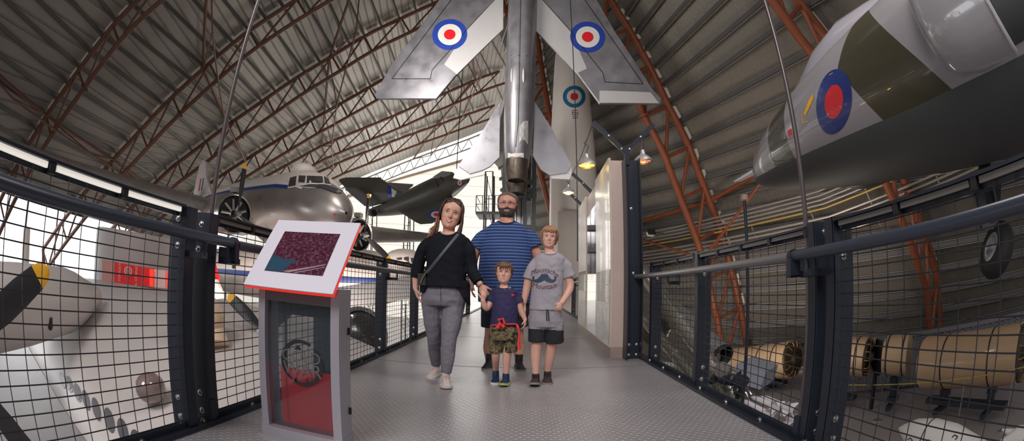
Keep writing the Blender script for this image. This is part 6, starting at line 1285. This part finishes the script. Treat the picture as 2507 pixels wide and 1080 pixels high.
hd.hair(t, HF, lambda a: (.27 if math.sin(a) > .45 else (-.05 if math.sin(a) > .0 else -.30)), .075, 190, .02, 6, extra=fringe2)
GT = mat('grey_marl', (.33, .31, .345), .85, nscale=60, namt=.08, bump=.3, bscale=40); mb = MB()
rings(mb, [(W(1345.5, 618), .062, .052), (W(1346, 623), .105, .06), (W(1346, 632), .135, .075), (W(1343, 650), .135, .09), (W(1340, 700), .134, .105), (W(1335, 758), .142, .112)]); limb(mb, [W(1312, 643), W(1303, 658), W(1294, 684)], [.044, .052, .058], hem=True); limb(mb, [W(1378, 642), W(1387, 655), W(1395, 679)], [.044, .052, .058], hem=True)
gs = cloth(mb, 'grey_tshirt', t, GT, .007, 3, .008, 12, seed=2, cut=scoop(W(1345.5, 616.5), .058, .026, Y)); collar(t, 'collar', GT, CLOTH['grey_tshirt'], W(1345.5, 616.5), .058, .026, .006)
# print: two words and a moustache shaped range of peaks
tg = bvh_of([gs]); PR_ = mat('print_maroon', (.13, .035, .055), .8); PB_ = mat('print_navy', (.035, .055, .095), .8); mb = MB(); c = W(1336, 680, -.4); dr = Vector((0, 1, 0)); rx_ = Vector((1, 0, 0)); uz_ = Vector((0, 0, 1))
add_text(mb, PR_, 'Moustache', .062, c+Vector((.0, 0, .060)), rx_, uz_, fn=lambda x, y: (x*.86, y-(x*x)*2.2+.010-x*.05), tree=tg, d=dr, off=.003, shear=.3); add_text(mb, PR_, 'Mountain', .062, c+Vector((.0, 0, -.072)), rx_, uz_, fn=lambda x, y: (x*.86, y+(x*x)*1.2), tree=tg, d=dr, off=.003, shear=.3); mb.build('printed_words', t, smooth=None, fix=False)
mo_ = [(-.100, .010), (-.094, .024), (-.082, .022), (-.080, .010), (-.088, .004), (-.080, -.006), (-.060, -.004), (-.040, .014), (-.018, .046), (-.008, .036), (0, .050), (.008, .036), (.018, .046), (.040, .014), (.060, -.004), (.080, -.006), (.088, .004), (.080, .010), (.082, .022), (.094, .024), (.100, .010), (.096, -.014), (.078, -.030), (.050, -.034), (.022, -.026), (0, -.012), (-.022, -.026), (-.050, -.034), (-.078, -.030), (-.096, -.014)]
mb = MB(); decal(mb, tg, c+Vector((0, 0, -.004)), dr, rx_, uz_, [(PB_, mo_)], .003, .02); mb.build('printed_moustache', t, smooth=None, fix=False)
GSH = mat('shorts_grey', (.30, .28, .31), .85, bump=.3, bscale=40); mb = MB(); rings(mb, [(W(1335, 752), .132, .10), (W(1335, 785), .142, .11), (W(1335, 800), .135, .10)]); limb(mb, [W(1316, 790), W(1315, 837)], [.082, .080], hem=True); limb(mb, [W(1356, 790), W(1357, 839, .02)], [.084, .080], hem=True)
zb_ = W(1335, 808).z; cloth(mb, 'grey_shorts', t, GSH, .007, 3, .006, 13, mats=[GSH, mat('shorts_hem_black', (.014, .016, .02), .85)], matfn=lambda p: 1 if p.z < zb_ - .06*(p.x-.33) else 0, seed=7)
mb = MB().use(M_BLACK)
for dx in (0, 5): mb.tube([W(1338+dx*.5, 758, -.125), W(1337+dx, 772, -.13), W(1338+dx, 786, -.125)], .004, 6)
mb.build('drawstring', t)
DB = mat('shoe_brown_black', (.035, .022, .020), .65); SB = mat('sole_taupe', (.26, .22, .20), .6); shoe(t, 'dark_trainer', aR, PY(1306, 950, 3.68), DB, SB, .225, .043, .08, cuff=.015, toeup=.03, laces=M_BLACK); shoe(t, 'dark_trainer', aL, PY(1339, 943, 3.82), DB, SB, .225, .043, .08, cuff=.015, laces=M_BLACK)
